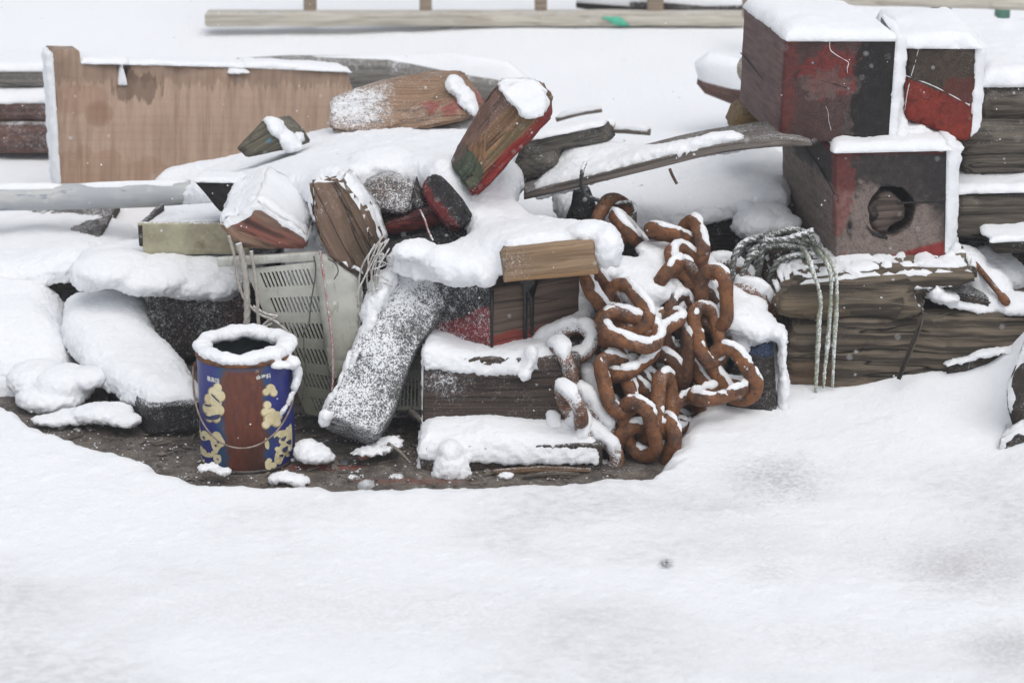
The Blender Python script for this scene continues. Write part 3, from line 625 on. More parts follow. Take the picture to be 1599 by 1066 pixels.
# snow slab beam: long axis from upper left back to lower right front
A = P(232, 680, .14); B = P(318, 672, .14); D = P(232, 636, .14)
Wv = P(98, 505, .62) - P(232, 636, .14); Wv.z = Wv.z * .6
slab = tag(fb('snowy_beam', A, B, D, Wv, wood('black_frost_wood', (.035, .032, .03), (.014, .013, .012), dust=.33), grain='W'), 'dark squared beam under thick snow left of the paint can', 'beam')
poly = [P(238, 628, .155), P(312, 628, .155), P(318, 600, .22), P(300, 560, .33), P(272, 520, .42), P(240, 480, .52), P(232, 445, .64), P(205, 440, .68), P(130, 445, .7), P(95, 455, .68), P(92, 520, .52), P(118, 555, .40), P(170, 590, .27)]
ctl = [P(240, 610, .15), P(308, 605, .16), P(300, 570, .3), P(235, 570, .28), P(180, 545, .36), P(130, 510, .46), P(105, 480, .56), P(110, 455, .66), P(180, 460, .6), P(215, 445, .66), P(235, 500, .5), P(190, 500, .48), P(260, 530, .4)]
mass('snow_cap', [hf_solid(ctl, poly, .05, .05)], M['snow'], slab, seed=12)
# left bank
poly = [P(-160, 595, .36), P(-20, 592, .37), P(90, 596, .36), P(128, 590, .38), P(120, 545, .5), P(108, 500, .6), P(110, 455, .74), P(60, 440, .8), P(-160, 440, .8)]
ctl = [P(-160, 560, .42), P(0, 560, .42), P(80, 560, .42), P(110, 540, .46), P(-160, 500, .52), P(0, 490, .55), P(80, 500, .53), P(-160, 440, .72), P(0, 438, .7), P(60, 440, .7), P(105, 460, .68)]
o = mass('snow_bank', [hf_solid(ctl, poly, .10, .09), ell(100, 598, .33, 50, 30, .07), ell(80, 620, .3, 55, 20, .06), ell(138, 588, .32, 30, 16, .05), ell(60, 590, .36, 50, 28, .07)], M['snow'], seed=13); tag(o, 'rounded bank of snow at the left edge beside the snowy beam', 'snow bank', kind='stuff')
o = mass('snow_bank', [ell(160, 643, .19, 50, 14, .045), ell(120, 650, .2, 40, 10, .04), ell(195, 655, .15, 25, 8, .03), ell(85, 655, .19, 40, 7, .03)], M['snow'], seed=14, vox=.005); tag(o, 'low clump of snow on the bare ground beside the snowy beam', 'snow clump', kind='stuff')
poly = [P(-160, 432, .70), P(0, 432, .70), P(75, 425, .70), P(120, 405, .72), P(200, 400, .9), P(235, 385, .95), P(225, 350, 1.1), P(150, 338, 1.25), P(-160, 338, 1.25)]
ctl = [P(-160, 415, .72), P(0, 415, .72), P(75, 400, .74), P(115, 385, .78), P(-160, 345, 1.1), P(0, 345, 1.1), P(150, 340, 1.1), P(210, 345, 1.1), P(215, 375, .98), P(-160, 380, .9), P(0, 380, .9), P(120, 365, .95)]
o = mass('snow_bank', [hf_solid(ctl, poly, .05, .06)], M['snow'], seed=15); tag(o, 'smooth snow bank over the dark plank below the grey pipe', 'snow bank', kind='stuff')
# ------------------------------------------------------------------ right-hand blocks
def Wto(px, py, A): return S(px, py, Vector(A).z) - Vector(A)
m25 = wood('block_end_wood', (.30, .24, .21), (.17, .13, .115), ring=60, pith=(.055, .02), dust=.03, up=.2, stain=.2, crack=.15, fib=(40, 60, 60), ringc=.18, zones=(
    dict(e=[dict(k='p', n=(0, .15, 1), d=.018, amp=.07, ns=(5, 22, 22), det=6, soft=.012)], c=(.028, .025, .025), op=.93, wear=.15),
    dict(e=[dict(k='p', n=(0, 1, .3), d=.078, amp=.02, soft=.02)], c=(.03, .026, .026), op=.7, wear=.2),
    dict(e=[dict(k='p', n=(0, -1, .25), d=.084, amp=.06, ns=(5, 30, 30), det=6, soft=.003), dict(k='p', n=(-1, 0, 0), d=.17, amp=.01)], c=(.22, .045, .04), op=.6),
    dict(e=[dict(k='b', c=(-.15, .004, -.014), r=(.09, .050, .056), amp=.006)], c=(.012, .010, .009), op=.9, wear=.2),
    dict(e=[dict(k='p', n=(0, .25, -1), d=.105, amp=.015)], c=(.27, .022, .018), op=.9, wear=.2),
    dict(e=[dict(k='p', n=(0, 0, 1), d=.103, amp=.008)], c=(.14, .02, .018), op=.8),
    dict(e=[dict(k='b', c=(-.2, -.083, -.045), r=(.5, .006, .018), amp=.003)], c=(.02, .012, .012), op=1, wear=0)))
A, B, D = P(1305, 405, .33), P(1478, 401, .33), P(1305, 236, .33)
b25 = empty('painted_block', (A + B) / 2, 'squared timber block with a round hole, lower of the red blocks', 'timber block', 'red painted timber blocks')
W25 = Wto(1222, 322, A)
# block with a real bored hole
blk = rbox('block', A, B - A, D - A, W25, m25, b25, grain='W', r=.005, res=.009, chip=.005)
hc = P(1395, 330, .33)
bmh = bpy.data.meshes.new('h'); bm = bmesh.new(); rr_ = .052; N_ = 40
r0, r1 = [], []
for i in range(N_):
    a = 2 * math.pi * i / N_; k = rr_ * (1 + .03 * math.sin(3 * a + 1) + .03 * math.sin(7 * a) + .02 * math.sin(13 * a)); q = Vector((math.cos(a) * k * .92, 0, math.sin(a) * k * 1.04))
    r0.append(bm.verts.new(hc + q + Vector((0, -.03, 0)))); r1.append(bm.verts.new(hc + q * .95 + Vector((-.015, .075, 0))))
bm.faces.new(r0); bm.faces.new(r1[::-1])
for i in range(N_): bm.faces.new((r0[(i + 1) % N_], r0[i], r1[i], r1[(i + 1) % N_]))
bmesh.ops.recalc_face_normals(bm, faces=bm.faces); bm.to_mesh(bmh); bm.free(); ho = bpy.data.objects.new('h', bmh); COL.objects.link(ho)
bo = blk.modifiers.new('b', 'BOOLEAN'); bo.operation = 'DIFFERENCE'; bo.object = ho; bo.solver = 'EXACT'
dg = bpy.context.evaluated_depsgraph_get(); nm = bpy.data.meshes.new_from_object(blk.evaluated_get(dg)); blk.modifiers.clear(); 
nm.materials.clear(); nm.materials.append(m25)
_v = np.array([v.co[:] for v in nm.vertices]) + np.array(ORG[b25.name]) - np.array(A); _M = np.array([tuple((B - A).normalized()), tuple((D - A).normalized()), tuple(W25.normalized())]).T
_c = np.linalg.solve(_M, _v.T).T - np.array([(B - A).length, (D - A).length, W25.length]) / 2
if 'lc' in nm.attributes: nm.attributes.remove(nm.attributes['lc'])
_a = nm.attributes.new('lc', 'FLOAT_VECTOR', 'POINT'); _a.data.foreach_set('vector', _c[:, (2, 0, 1)].ravel())
blk.data = nm; blk.data = nm; bpy.data.objects.remove(ho)
# split plug standing in the hole, with jagged rim
plug = prism('plug', [P(1360, 350, .340), P(1370, 366, .340), P(1384, 370, .340), P(1388, 356, .340), P(1398, 350, .340), P(1414, 342, .340), P(1414, 322, .340), P(1402, 308, .340), P(1390, 300, .340), P(1376, 304, .340), P(1364, 316, .340), P(1357, 330, .340)], (-.01, .05, 0), wood('plug_wood', (.20, .15, .125), (.07, .052, .045), dust=.02, stain=.1, fib=(4, 60, 60)), b25, bev=.003, gdir=(1, .0, .1))
prism('splinter', [P(1352, 326, .338), P(1366, 318, .338), P(1372, 336, .338), P(1364, 345, .338), P(1352, 340, .338)], (0, .03, 0), wood('char_wood', (.10, .085, .07), (.01, .009, .008), dust=.0, fib=(50, 3, 50)), b25, bev=.001)
m_slot = plain('crack_black', (.006, .005, .005), (.012, .01, .01), 50)
prism('drying_crack', [P(1400, 316.5, .3285), P(1425, 315.5, .3285), P(1476, 313.5, .3285), P(1476, 316, .3285), P(1425, 318, .3285), P(1400, 319, .3285)], (0, .003, 0), m_slot, b25, bev=0, rough=0)
prism('drying_crack', [P(1352, 352, .3285), P(1362, 360, .3285), P(1376, 366, .3285), P(1386, 370, .3285), P(1386, 374, .3285), P(1372, 371, .3285), P(1362, 367, .3285)], (0, .003, 0), m_slot, b25, bev=0, rough=0)
l25 = lambda s, t: A + W25 * s + (D - A) * t + Vector((-.0018, 0, 0))
tube('drying_crack', spline([l25(.98, .93), l25(.75, .86), l25(.55, .80), l25(.3, .74), l25(.12, .66), l25(0, .6)], 24), [.0004, .0012, .0008, .0013, .0006], m_slot, b25, n=6)
cap('snow_cap', D + Vector((.0, -.004, .0)), D + (B - A) + Vector((0, -.004, 0)), D + (B - A) + Vector((0, .09, 0)), D + Vector((0, .09, 0)), .020, b25, oh=.004)
Rb = B + Vector((0, .0, .01)); cap('snow_cap', Rb, Rb + (D - A), Rb + (D - A) + Vector((.0, .16, 0)), Rb + Vector((0, .16, 0)), .027, b25, up=(1, 0, .1), oh=.003, tvar=.35)

m26 = wood('top_block_wood', (.13, .10, .09), (.04, .03, .028), ring=95, pith=(-.05, 0), dust=.08, up=.25, stain=.5, crack=.2, fib=(9, 60, 60), zones=(
    dict(e=[dict(k='p', n=(0, -1, .12), d=-.030, amp=.075, ns=(5, 16, 16), det=6, soft=.002), dict(k='p', n=(-1, 0, 0), d=.12, amp=0.)], c=(.085, .034, .030), op=.6, wear=.5),
    dict(e=[dict(k='b', c=(-.15, -.02, .04), r=(.1, .055, .05), amp=.075, ns=(5, 30, 30), det=6, soft=.002)], c=(.24, .026, .022), op=.6, wear=.7),
    dict(e=[dict(k='b', c=(-.15, -.03, .01), r=(.1, .045, .03), amp=.05, ns=(5, 40, 40), det=6, soft=.002)], c=(.15, .11, .10), op=.6, wear=.3),
    dict(e=[dict(k='p', n=(0, -1, 0), d=.088, amp=.02)], c=(.17, .028, .024), op=.5, wear=.6),
    dict(e=[dict(k='p', n=(0, 1, -.12), d=.030, amp=.075, ns=(5, 16, 16), det=6, soft=.002)], c=(.012, .011, .011), op=.9, wear=.1),
    dict(e=[dict(k='p', n=(1, 0, 0), d=-.155, amp=0.), dict(k='p', n=(0, -1, 0), d=.1, amp=0.)], c=(.175, .115, .105), op=.85, wear=.5)))
A, B, D = P(1218, 222, .38), P(1390, 222, .38), P(1228, 62, .38); A = Vector((D.x - .004, A.y, A.z))
W26 = Wto(1161, 10, D)
b26 = tag(rbox('painted_block', A, B - A, D - A, W26, m26, grain='W', r=.005, res=.009), 'dark red and black block on top of the holed block', 'timber block', 'red painted timber blocks')
def crackline(par, pts, r, mt, Y):
    return tube(par[1], spline([P(a, b, Y) for a, b in pts], 30), r, mt, par[0], n=6, noise=.6, nsc=150)
crackline((b26, 'snow_filled_crack'), [(1296, 60), (1296, 76), (1303, 84), (1316, 92), (1325, 98), (1323, 108), (1325, 120)], [.0009, .0014, .0006, .0012, .0005], M['snow'], .380)
crackline((b26, 'snow_filled_crack'), [(1289, 152), (1288, 162), (1293, 175), (1294, 188), (1298, 204)], [.0005, .0008, .0004], M['snow'], .380)
crackline((b26, 'drying_crack'), [(1244, 128), (1243, 118), (1250, 110), (1262, 106)], [.0008, .001, .0006], m_slot, .380)
crackline((b26, 'drying_crack'), [(1262, 121), (1290, 128), (1315, 135), (1330, 140)], [.0006, .0012, .002, .0006], m_slot, .380)
l26 = lambda s, t: A + W26 * s + (D - A) * t + Vector((-.001, 0, 0))
tube('drying_crack', spline([l26(1, .52), l26(.8, .5), l26(.5, .45), l26(.38, .43)], 24), [.0012, .0014, .0008, .0003], m_slot, b26, n=6)
cap('snow_cap', D + Vector((.002, -.0, 0)), D + (B - A), D + (B - A) + W26, D + W26, .026, b26, oh=.003, seed=3)
Rb = B + Vector((0, .0, -.005)); cap('snow_cap', Rb, Rb + (D - A) * 1.05, Rb + (D - A) * 1.05 + Vector((0, .2, 0)), Rb + Vector((0, .2, 0)), .025, b26, up=(1, 0, .1), oh=.003)
m27 = wood('third_block_wood', (.10, .072, .052), (.045, .033, .026), ring=80, pith=(.04, .03), dust=.16, up=.2, stain=.5, fib=(9, 60, 60), zones=(
    dict(e=[dict(k='p', n=(0, -.42, -1), d=-.005, amp=.006, soft=.002)], c=(.24, .028, .016), op=.95, wear=.2),
    dict(e=[dict(k='b', c=(-.14, .05, -.01), r=(.1, .05, .05), amp=.05)], c=(.15, .02, .016), op=.5, wear=.5)))
A, B, D = P(1410, 222, .42), P(1518, 222, .42), P(1417, 74, .42)
b27 = empty('painted_block', (A + B) / 2, 'smaller block with bright red lower half, right of the top block', 'timber block', 'red painted timber blocks')
pr27 = [P(1412, 184, .42), P(1455, 200, .42), P(1495, 219, .42), P(1516, 218, .42), P(1525, 74, .42), P(1418, 72, .42)]
o = prism('block', pr27, (0, .3, 0), m27, b27, bev=.004, gdir=(0, 1, 0), res=.012); 
A27 = np.array(P(1468, 148, .42)); me = o.data; VV = world_verts(o); at = me.attributes['lc']; at.data.foreach_set('vector', np.stack([VV[:, 1] - .57, VV[:, 0] - A27[0], VV[:, 2] - A27[2]], 1).ravel())
crackline((b27, 'snow_filled_crack'), [(1411, 117), (1430, 124), (1452, 132), (1475, 143), (1497, 155), (1514, 164)], [.0006, .0013, .0010, .0014, .0022], M['snow'], .42)
crackline((b27, 'snow_filled_crack'), [(1435, 74), (1431, 90), (1426, 108), (1421, 125), (1416, 150), (1413, 172)], [.0008, .0009, .0012, .0006], M['snow'], .42)
cap('snow_cap', P(1400, 73, .418), P(1528, 74, .418), P(1528, 74, .418) + Vector((0, .3, 0)), P(1400, 73, .418) + Vector((0, .3, 0)), .026, b27, oh=.006)
Rb = P(1517, 210, .425); T_ = P(1525, 68, .425); cap('snow_cap', Rb, T_, T_ + Vector((0, .2, 0)), Rb + Vector((0, .2, 0)), .024, b27, up=(1, 0, .15), oh=.003)
# snow wedged between the three blocks
bn = mass('snow_drift', [ell(1403, 215, .42, 15, 22, .06), ell(1425, 205, .45, 24, 16, .06), ell(1445, 216, .45, 32, 16, .06), ell(1470, 228, .42, 34, 10, .06), ell(1398, 150, .47, 14, 80, .05), ell(1405, 190, .46, 12, 30, .05), ell(1487, 245, .40, 10, 24, .05)], M['snow'], seed=16, vox=.005)
tag(bn, 'packed snow wedged between the three red painted blocks', 'snow drift', kind='stuff')

# stacked timbers at the right edge
def stack(label, a, b, d, W, mat, cp=0, nm='stacked_timber', **k):
    A, B, D = P(*a), P(*b), P(*d); o = tag(fb(nm, A, B, D, W, mat, **k), label, 'timber', 'weathered timbers stacked at the right edge')
    if cp: boxcap((A, B - A, D - A, W), cp, o)
    return o
stack('topmost weathered grey timber at the right edge under deep snow', (1530, 198, .60), (1760, 196, .60), (1534, 134, .60), (0, .6, 0), M['w_grey'], .034, r=.035, rough=.005)
stack('cracked grey timber, second from the top at the right edge', (1500, 282, .53), (1760, 280, .53), (1503, 200, .53), (0, .3, 0), M['w_olive'], r=.04, rough=.007)
stack('brown timber with snow line above, third down at the right edge', (1484, 376, .46), (1760, 372, .46), (1486, 300, .46), (0, .35, 0), M['w_olive'], .018, r=.025, rough=.005)
stack('short snow topped board end lying below the brown timber', (1552, 398, .36), (1700, 392, .36), (1550, 376, .36), (.0, .10, 0), M['w_dark'], .010)
stack('lowest dark timber at the right edge behind the rusty bolt', (1495, 470, .50), (1760, 470, .50), (1497, 385, .50), (0, .3, 0), M['w_dark'], r=.01)

# big split timber in the right foreground
big = empty('split_timber', P(1400, 640, .3), 'big cracked and split timber carrying the holed block', 'timber')
mbig = wood('split_timber_wood', (.22, .175, .125), (.062, .048, .035), c3=(.028, .022, .017), ring=26, pith=(-.05, -.1), dust=.10, up=.12, crack=1., stain=.55, fib=(2.4, 42, 42), dist=2.0, bs=1.2, ringc=.8, zones=(
    dict(e=[dict(k='b', c=(-.16, -.05, 0), r=(.13, .05, .5), amp=.04)], c=(.19, .14, .085), op=.6, wear=.3),
    dict(e=[dict(k='p', n=(-1, 0, 0), d=.25, amp=.03), dict(k='p', n=(0, -1, 0), d=-.03, amp=.02)], c=(.16, .09, .05), op=.5, wear=.3)),
    dreg=(((-.22, -.15, -.1), (.09, .06, .4), .6),))
def warpbig(O, U, V, W):
    O, U, V, W = map(lambda v: np.array(v, float), (O, U, V, W))
    def f(q):
        X = O + q[:, :1] * U + q[:, 1:2] * V + q[:, 2:] * W; front = (1 - q[:, 2]) ** 2
        X[:, 1] -= .018 * np.sin(q[:, 1] * math.pi) * front; g = 2.2 * fbm(np.stack([q[:, 0] * 5, q[:, 1] * 4, q[:, 2] * 0 + 3], 1), 4, 77)
        X[:, 1] += .012 * g * (front > .2); r_ = np.abs(fbm(np.stack([q[:, 0] * 2.2, q[:, 1] * 5 + 1.5 * q[:, 0], q[:, 2] * 0], 1), 3, 78)); X[:, 1] += .010 * sstep(.035, .0, r_) * front
        X[:, 0] += .03 * (1 - q[:, 0]) ** 6 * (q[:, 1] * 2 - 1) ** 2; return X
    return f
A, B, D = P(1222, 668, .25), P(1760, 668, .25), P(1222, 492, .25); W_ = Vector((0, .42, 0))
rbox('beam_body', A, B - A, D - A, W_, mbig, big, res=.009, r=.018, rough=.003, warp=warpbig(A, B - A, D - A, W_))
up_ = [P(1210, 492, .238), P(1260, 505, .238), P(1330, 503, .238), P(1400, 505, .238), P(1440, 500, .238), P(1452, 484, .238), P(1440, 462, .238), P(1490, 452, .25), P(1528, 442, .25), P(1524, 420, .25), P(1420, 420, .25), P(1330, 428, .24), P(1235, 440, .24), P(1213, 452, .24)]
slb = prism('split_slab', up_, (0, .40, .012), mbig, big, bev=.010, gdir=(1, 0, 0), res=.010, rough=.005)
shell(slb, .007, .72, 1.05, nz=.55, ns=55, parent=big, seed=5)
prism('split_slab', [P(1455, 478, .27), P(1500, 480, .27), P(1545, 492, .27), P(1548, 470, .27), P(1500, 458, .27), P(1450, 462, .27)], (0, .2, 0), M['w_dark'], big, bev=.004, gdir=(1, 0, 0))
mass('snow_cap', [ell(1505, 470, .30, 70, 7, .05, -12), ell(1560, 470, .33, 50, 18, .07, -10), ell(1540, 440, .40, 45, 30, .08, -30), ell(1500, 405, .42, 40, 20, .08), ell(1590, 475, .30, 50, 16, .06), ell(1380, 412, .40, 120, 9, .08, 2), ell(1450, 425, .38, 60, 9, .06), ell(1560, 420, .48, 50, 30, .08, -35), ell(1462, 455, .25, 9, 10, .02), ell(1475, 462, .26, 26, 5, .03, -8)], M['snow'], big, seed=17, vox=.005)
prism('cleft_lip', [P(1470, 592, .222), P(1530, 583, .222), P(1578, 560, .222), P(1560, 548, .222), P(1500, 560, .222), P(1474, 574, .222)], (0, .06, 0), M['w_dark'], big, bev=.008, gdir=(1, 0, .3))
mass('snow_cap', [ell(1500, 562, .225, 30, 4.5, .02, 14), ell(1545, 549, .225, 32, 5.5, .025, 8), ell(1590, 545, .225, 28, 7, .03, 5)], M['snow'], big, seed=18, vox=.0045, sm=3, lump=.001)
sp = P(1441, 492, .21); tag(tube('wood_sliver', [sp, P(1432, 520, .195), P(1420, 550, .18), P(1403, 592, .165)], [.0045, .006, .006, .005], M['w_olive'], n=8, flat=.5), 'thin pale sliver of wood leaning against the split timber', 'wood sliver')
for k, pp in enumerate(([(1444, 490), (1462, 494), (1482, 489)], [(1440, 487), (1455, 497), (1460, 503)], [(1438, 480), (1400, 474), (1350, 468), (1310, 466)])):
    tube('wood_fibre', spline([P(a, b, .222) for a, b in pp], 10), .0012, M['w_olive'], big, n=6)
bolt = empty('rusty_bolt', P(1545, 445, .32), 'long rusty bolt lying on snow at the end of the split timber', 'bolt')
q0, q1 = P(1517, 405, .38), P(1570, 470, .26)
tube('shank', [q0, q0.lerp(q1, .5), q1], .0060, M['rust'], bolt, n=12); tube('head', [q1.lerp(q0, .12), q1, q1.lerp(q0, -.05)], [.009, .0095, .008], M['rust'], bolt, n=8)
lean = [P(a, b, -.03) for a, b in ((1606, 520), (1590, 560), (1572, 606), (1573, 640), (1582, 668), (1740, 672), (1740, 520))]
o = tag(prism('leaning_timber', lean, (.075, .2, 0), wood('dark_frost_wood', (.065, .05, .038), (.03, .024, .02), dust=.2), gdir=(.3, 0, 1), res=.02), 'dark timber end leaning in from the right edge above the snow', 'timber'); shell(o, .008, .55, .9, d=(-.95, -.0, .3), nz=.25)
o = tag(prism('buried_timber', [P(a, b, -.06) for a, b in ((1556, 722), (1740, 726), (1740, 668), (1596, 668), (1562, 688))], (.07, .2, 0), M['w_dark'], gdir=(1, 0, 0), res=.02), 'dark timber end half buried at the right edge, lowest one', 'timber'); shell(o, .008, .45, .8, d=(-.4, -.1, .8), nz=.6, ns=70)

# ------------------------------------------------------------------ timber behind the chain, warped plank
A, B, D = P(985, 560, .62), P(1260, 548, .62), P(985, 332, .62); W_ = Vector((0, .45, 0))
rt = tag(fb('rear_timber', A, B, D, W_, M['w_dark']), 'dark timber with deep snow on top behind the rusty chain', 'timber')
poly = [P(895, 335, .62), P(985, 338, .6), P(1060, 330, .6), P(1150, 318, .6), P(1235, 300, .6), P(1260, 250, .9), P(1200, 220, 1.2), P(950, 230, 1.25), P(860, 280, .95), P(870, 315, .75)]
ctl = [P(900, 318, .66), P(985, 326, .62), P(1060, 318, .62), P(1150, 305, .62), P(1230, 285, .64), P(1240, 240, .95), P(1200, 225, 1.1), P(1000, 250, 1.05), P(900, 275, .95), P(1050, 280, .85), P(1150, 262, .85), P(960, 295, .8)]
mass('snow_cap', [hf_solid(ctl, poly, .04, .05)], M['snow'], rt, seed=19)
pa, pb = P(818, 312, .42), P(1268, 226, .345)
mpl = wood('plank_wood', (.27, .235, .205), (.13, .11, .095), dust=.14, stain=.25)
def wplank(q):
    t = q[:, 0]; pc = spline([P(818, 312, .44), P(900, 294, .42), P(1000, 270, .39), P(1100, 246, .37), P(1180, 233, .35), P(1225, 229, .345), P(1268, 228, .345)], 120); cen = np.stack([np.interp(t, np.linspace(0, 1, len(pc)), pc[:, i]) for i in range(3)], 1)
    th = np.interp(t, [0, .4, .8, .93, 1], [.016, .021, .019, .014, .006]); X = cen.copy(); X[:, 2] += q[:, 1] * th; X[:, 1] += q[:, 2] * .14; X[:, 2] += q[:, 2] * .0; return X
pl = tag(rbox('warped_plank', pa, pb - pa, (0, 0, .018), (0, .14, 0), mpl, warp=wplank, r=.003), 'long warped grey plank resting on the holed block', 'plank')
cc = [P(835, 304, .44), P(880, 293, .43), P(940, 277, .41), P(1000, 258, .39), P(1060, 245, .375), P(1120, 228, .37), P(1160, 220, .36)]
poly = cc + [P(1180, 206, .46), P(1040, 214, .58), P(960, 208, .62), P(900, 205, .64), P(865, 225, .6), P(830, 262, .56)]
ctl = [p + Vector((0, .015, .026)) for p in cc[:-2]] + [cc[-2] + Vector((0, .02, .024)), cc[-1] + Vector((0, .02, .016)), P(1150, 210, .46), P(1040, 222, .56), P(950, 225, .56), P(880, 235, .55), P(850, 270, .52)]
mass('snow_cap', [hf_solid(ctl, poly, .025, .035)], M['snow'], pl, seed=20)
A, B, D = P(806, 280, .52), P(890, 262, .52), P(800, 232, .52)
mg = wood('stub_grey', (.20, .18, .15), (.09, .08, .07), dust=.2, fib=(3, 60, 60))
st1 = tag(prism('grey_plank_stub', [P(790, 284, .50), P(845, 276, .50), P(866, 262, .5), P(868, 236, .52), P(950, 222, .56), P(936, 196, .56), P(862, 212, .52), P(815, 222, .5)], (.02, .05, .0), mg, gdir=P(936, 200, .56) - P(820, 225, .5)), 'grey weathered plank stub behind the tilted red block', 'plank')
strip(P(815, 220, .5), P(938, 195, .56), .012, st1, W=Vector((.01, .06, 0)))

# ------------------------------------------------------------------ central pile
# lower timbers
A, B, D = P(660, 668, .05), P(905, 668, .05), P(660, 558, .05); W_ = Vector((0, .3, 0))
m18 = wood('timber_brown', (.105, .074, .058), (.045, .032, .026), dust=.20, stain=.5, dreg=(((-.1, .03, -.15), (.09, .07, .1), .18),))
t18 = tag(fb('squared_timber', A, B, D, W_, m18), 'speckled dark brown timber below the black and red block', 'timber')
mass('snow_cap', [hf_solid([P(662, 538, .06), P(760, 551, .06), P(830, 545, .06), P(668, 516, .15), P(700, 522, .14), P(760, 538, .10), P(820, 530, .12), P(880, 520, .14)], [P(656, 562, .045), P(800, 562, .045), P(835, 558, .045), P(890, 545, .06), P(890, 500, .2), P(760, 505, .2), P(660, 505, .2)], .03, .03), ell(828, 566, .04, 10, 8, .014), ell(820, 583, .035, 10, 11, .016), ell(830, 552, .045, 12, 16, .02)], M['snow'], t18, seed=21, vox=.005, sm=4)
cap('snow_cap', D + Vector((0, .004, .005)), D + Vector((0, .2, 0)), A + Vector((0, .2, 0)), A + Vector((0, .004, 0)), .004, t18, up=(-1, -.2, 0), oh=.001, edge=.5)
A, B, D = P(655, 768, -.03), P(940, 762, -.03), P(655, 698, -.03); W_ = Vector((0, .35, 0))
m19 = wood('timber_lowest', (.09, .065, .05), (.035, .026, .02), dust=.26, stain=.6, dreg=(((-.16, .03, -.15), (.08, .05, .1), .35),))
t19 = tag(fb('squared_timber', A, B, D, W_, m19, rough=.003), 'lowest dark timber of the pile, half under snow on the bare ground', 'timber')
mass('snow_cap', [hf_solid([P(658, 672, -.01), P(720, 678, -.015), P(800, 682, -.02), P(900, 680, -.015), P(665, 655, .035), P(760, 655, .03), P(860, 662, .03), P(925, 665, .03)], [P(650, 700, -.036), P(760, 700, -.036), P(940, 692, -.036), P(940, 640, .08), P(650, 640, .08)], .035, .035), ell(703, 706, -.04, 20, 24, .028), ell(705, 728, -.05, 29, 22, .03), ell(698, 738, -.055, 24, 12, .02), ell(720, 742, -.055, 18, 10, .02)], M['snow'], t19, seed=22, vox=.005, sm=4)
cap('snow_cap', D + Vector((0, .004, .005)), D + Vector((0, .1, 0)), A + Vector((0, .1, 0)), A + Vector((0, .004, 0)), .006, t19, up=(-1, -.2, 0), oh=.001, edge=.5)
# black and red block, corner towards us
c0 = P(768, 549, .090); c1 = P(768, 452, .090); wl = P(674, 520, .175) - c0; wr = P(905, 515, .185) - c0; wl.z = wr.z = 0
m17 = wood('tarred_block_wood', (.19, .135, .105), (.10, .07, .055), ring=60, dust=.10, up=.1, stain=.3, fib=(4, 60, 60), zones=(
    dict(e=[dict(k='p', n=(0, -1, 0), d=.028, amp=.022, ns=(18, 18, 18))], c=(.26, .035, .025), op=.8, wear=.2),))
b17 = empty('tarred_block', c0, 'black and red block with tar runs under the short plank', 'timber block')
rbox('block', c0, wr, c1 - c0, wl, m17, b17, r=.004)
# snow-speckled left face skin is real snow grains on the block
bk_ = wood('black_face', (.028, .026, .026), (.012, .011, .011), dust=.58, up=.1, zones=(dict(e=[dict(k='p', n=(-.55, -1, 0), d=.008, amp=.03, ns=(18, 18, 18))], c=(.20, .014, .015), op=.9, wear=.3),))
off = Vector((-.003, -.003, 0)).normalized() * .0035
rbox('painted_face', c0 + off + wl * .01, wl * .98, (c1 - c0) * .995, Vector((.5, .5, 0)).normalized() * .004, bk_, b17, r=.001, chip=0)
mt = plain('tar', (.004, .004, .004), (.008, .008, .008), 40, rough=.25)
tn = wr.cross(c1 - c0).normalized(); tn = tn if tn.y < 0 else -tn
def onr(px, py):  # point on the right face under a pixel
    d = ray(px, py); return CAMP + d * ((c0 - CAMP).dot(tn) / d.dot(tn)) + tn * .0025
prism('tar_run', [onr(806, 432), onr(812, 442), onr(816, 455), onr(816, 530), onr(822, 532), onr(822, 456), onr(826, 470), onr(828, 522), onr(832, 523), onr(832, 465), onr(836, 448), onr(842, 432)], tn * .003, mt, b17, bev=.001, rough=0)
tube('tar_run', [c1 + Vector((0, -.003, .0)), c0.lerp(c1, .4) + Vector((0, -.003, 0)), c0 + Vector((0, -.003, .004))], [.004, .0025, .003], mt, b17, n=8)
# short plank under the snow lobe
m16 = wood('short_plank_wood', (.42, .29, .18), (.27, .17, .095), dust=.17, up=.1, stain=.12, crack=.15, dreg=(((-.09, 0, -.05), (.09, .06, .1), .28),), zones=(dict(e=[dict(k='p', n=(0, -1, 0), d=.022, amp=.006)], c=(.30, .16, .06), op=.6),))
A, B, D = P(786, 442, .02), P(934, 428, .02), P(778, 392, .02)
tag(fb('short_plank', A, B, D, (.02, .12, 0), m16, r=.003), 'short clean brown plank sticking out over the tarred block', 'plank')

# tilted red and green block
m10 = wood('tilted_block_wood', (.36, .20, .10), (.17, .095, .05), dust=.22, up=.2, stain=.15, fib=(3, 45, 45), bs=1.2, zones=(
    dict(e=[dict(k='p', n=(-1, 0, 0), d=.06, amp=.04, ns=(20, 20, 20))], c=(.045, .09, .06), op=.85, wear=.3),
    dict(e=[dict(k='p', n=(0, 1, 0), d=.022, amp=.012, ns=(20, 20, 20))], c=(.17, .095, .085), op=.7, wear=.6),
    dict(e=[dict(k='b', c=(.02, -.03, 0), r=(.12, .02, .3), amp=.03)], c=(.10, .10, .05), op=.5),
    dict(e=[dict(k='p', n=(0, -1, 0), d=.033, amp=.012, ns=(12, 20, 20))], c=(.27, .022, .02), op=.92, wear=.15)))
t10 = empty('tilted_block', P(740, 308, .30), 'chunky block standing tilted, red edge and green base', 'timber block')
bt = P(738, 310, .25); Pl = P(703, 258, .38)  # foot corner and left foot
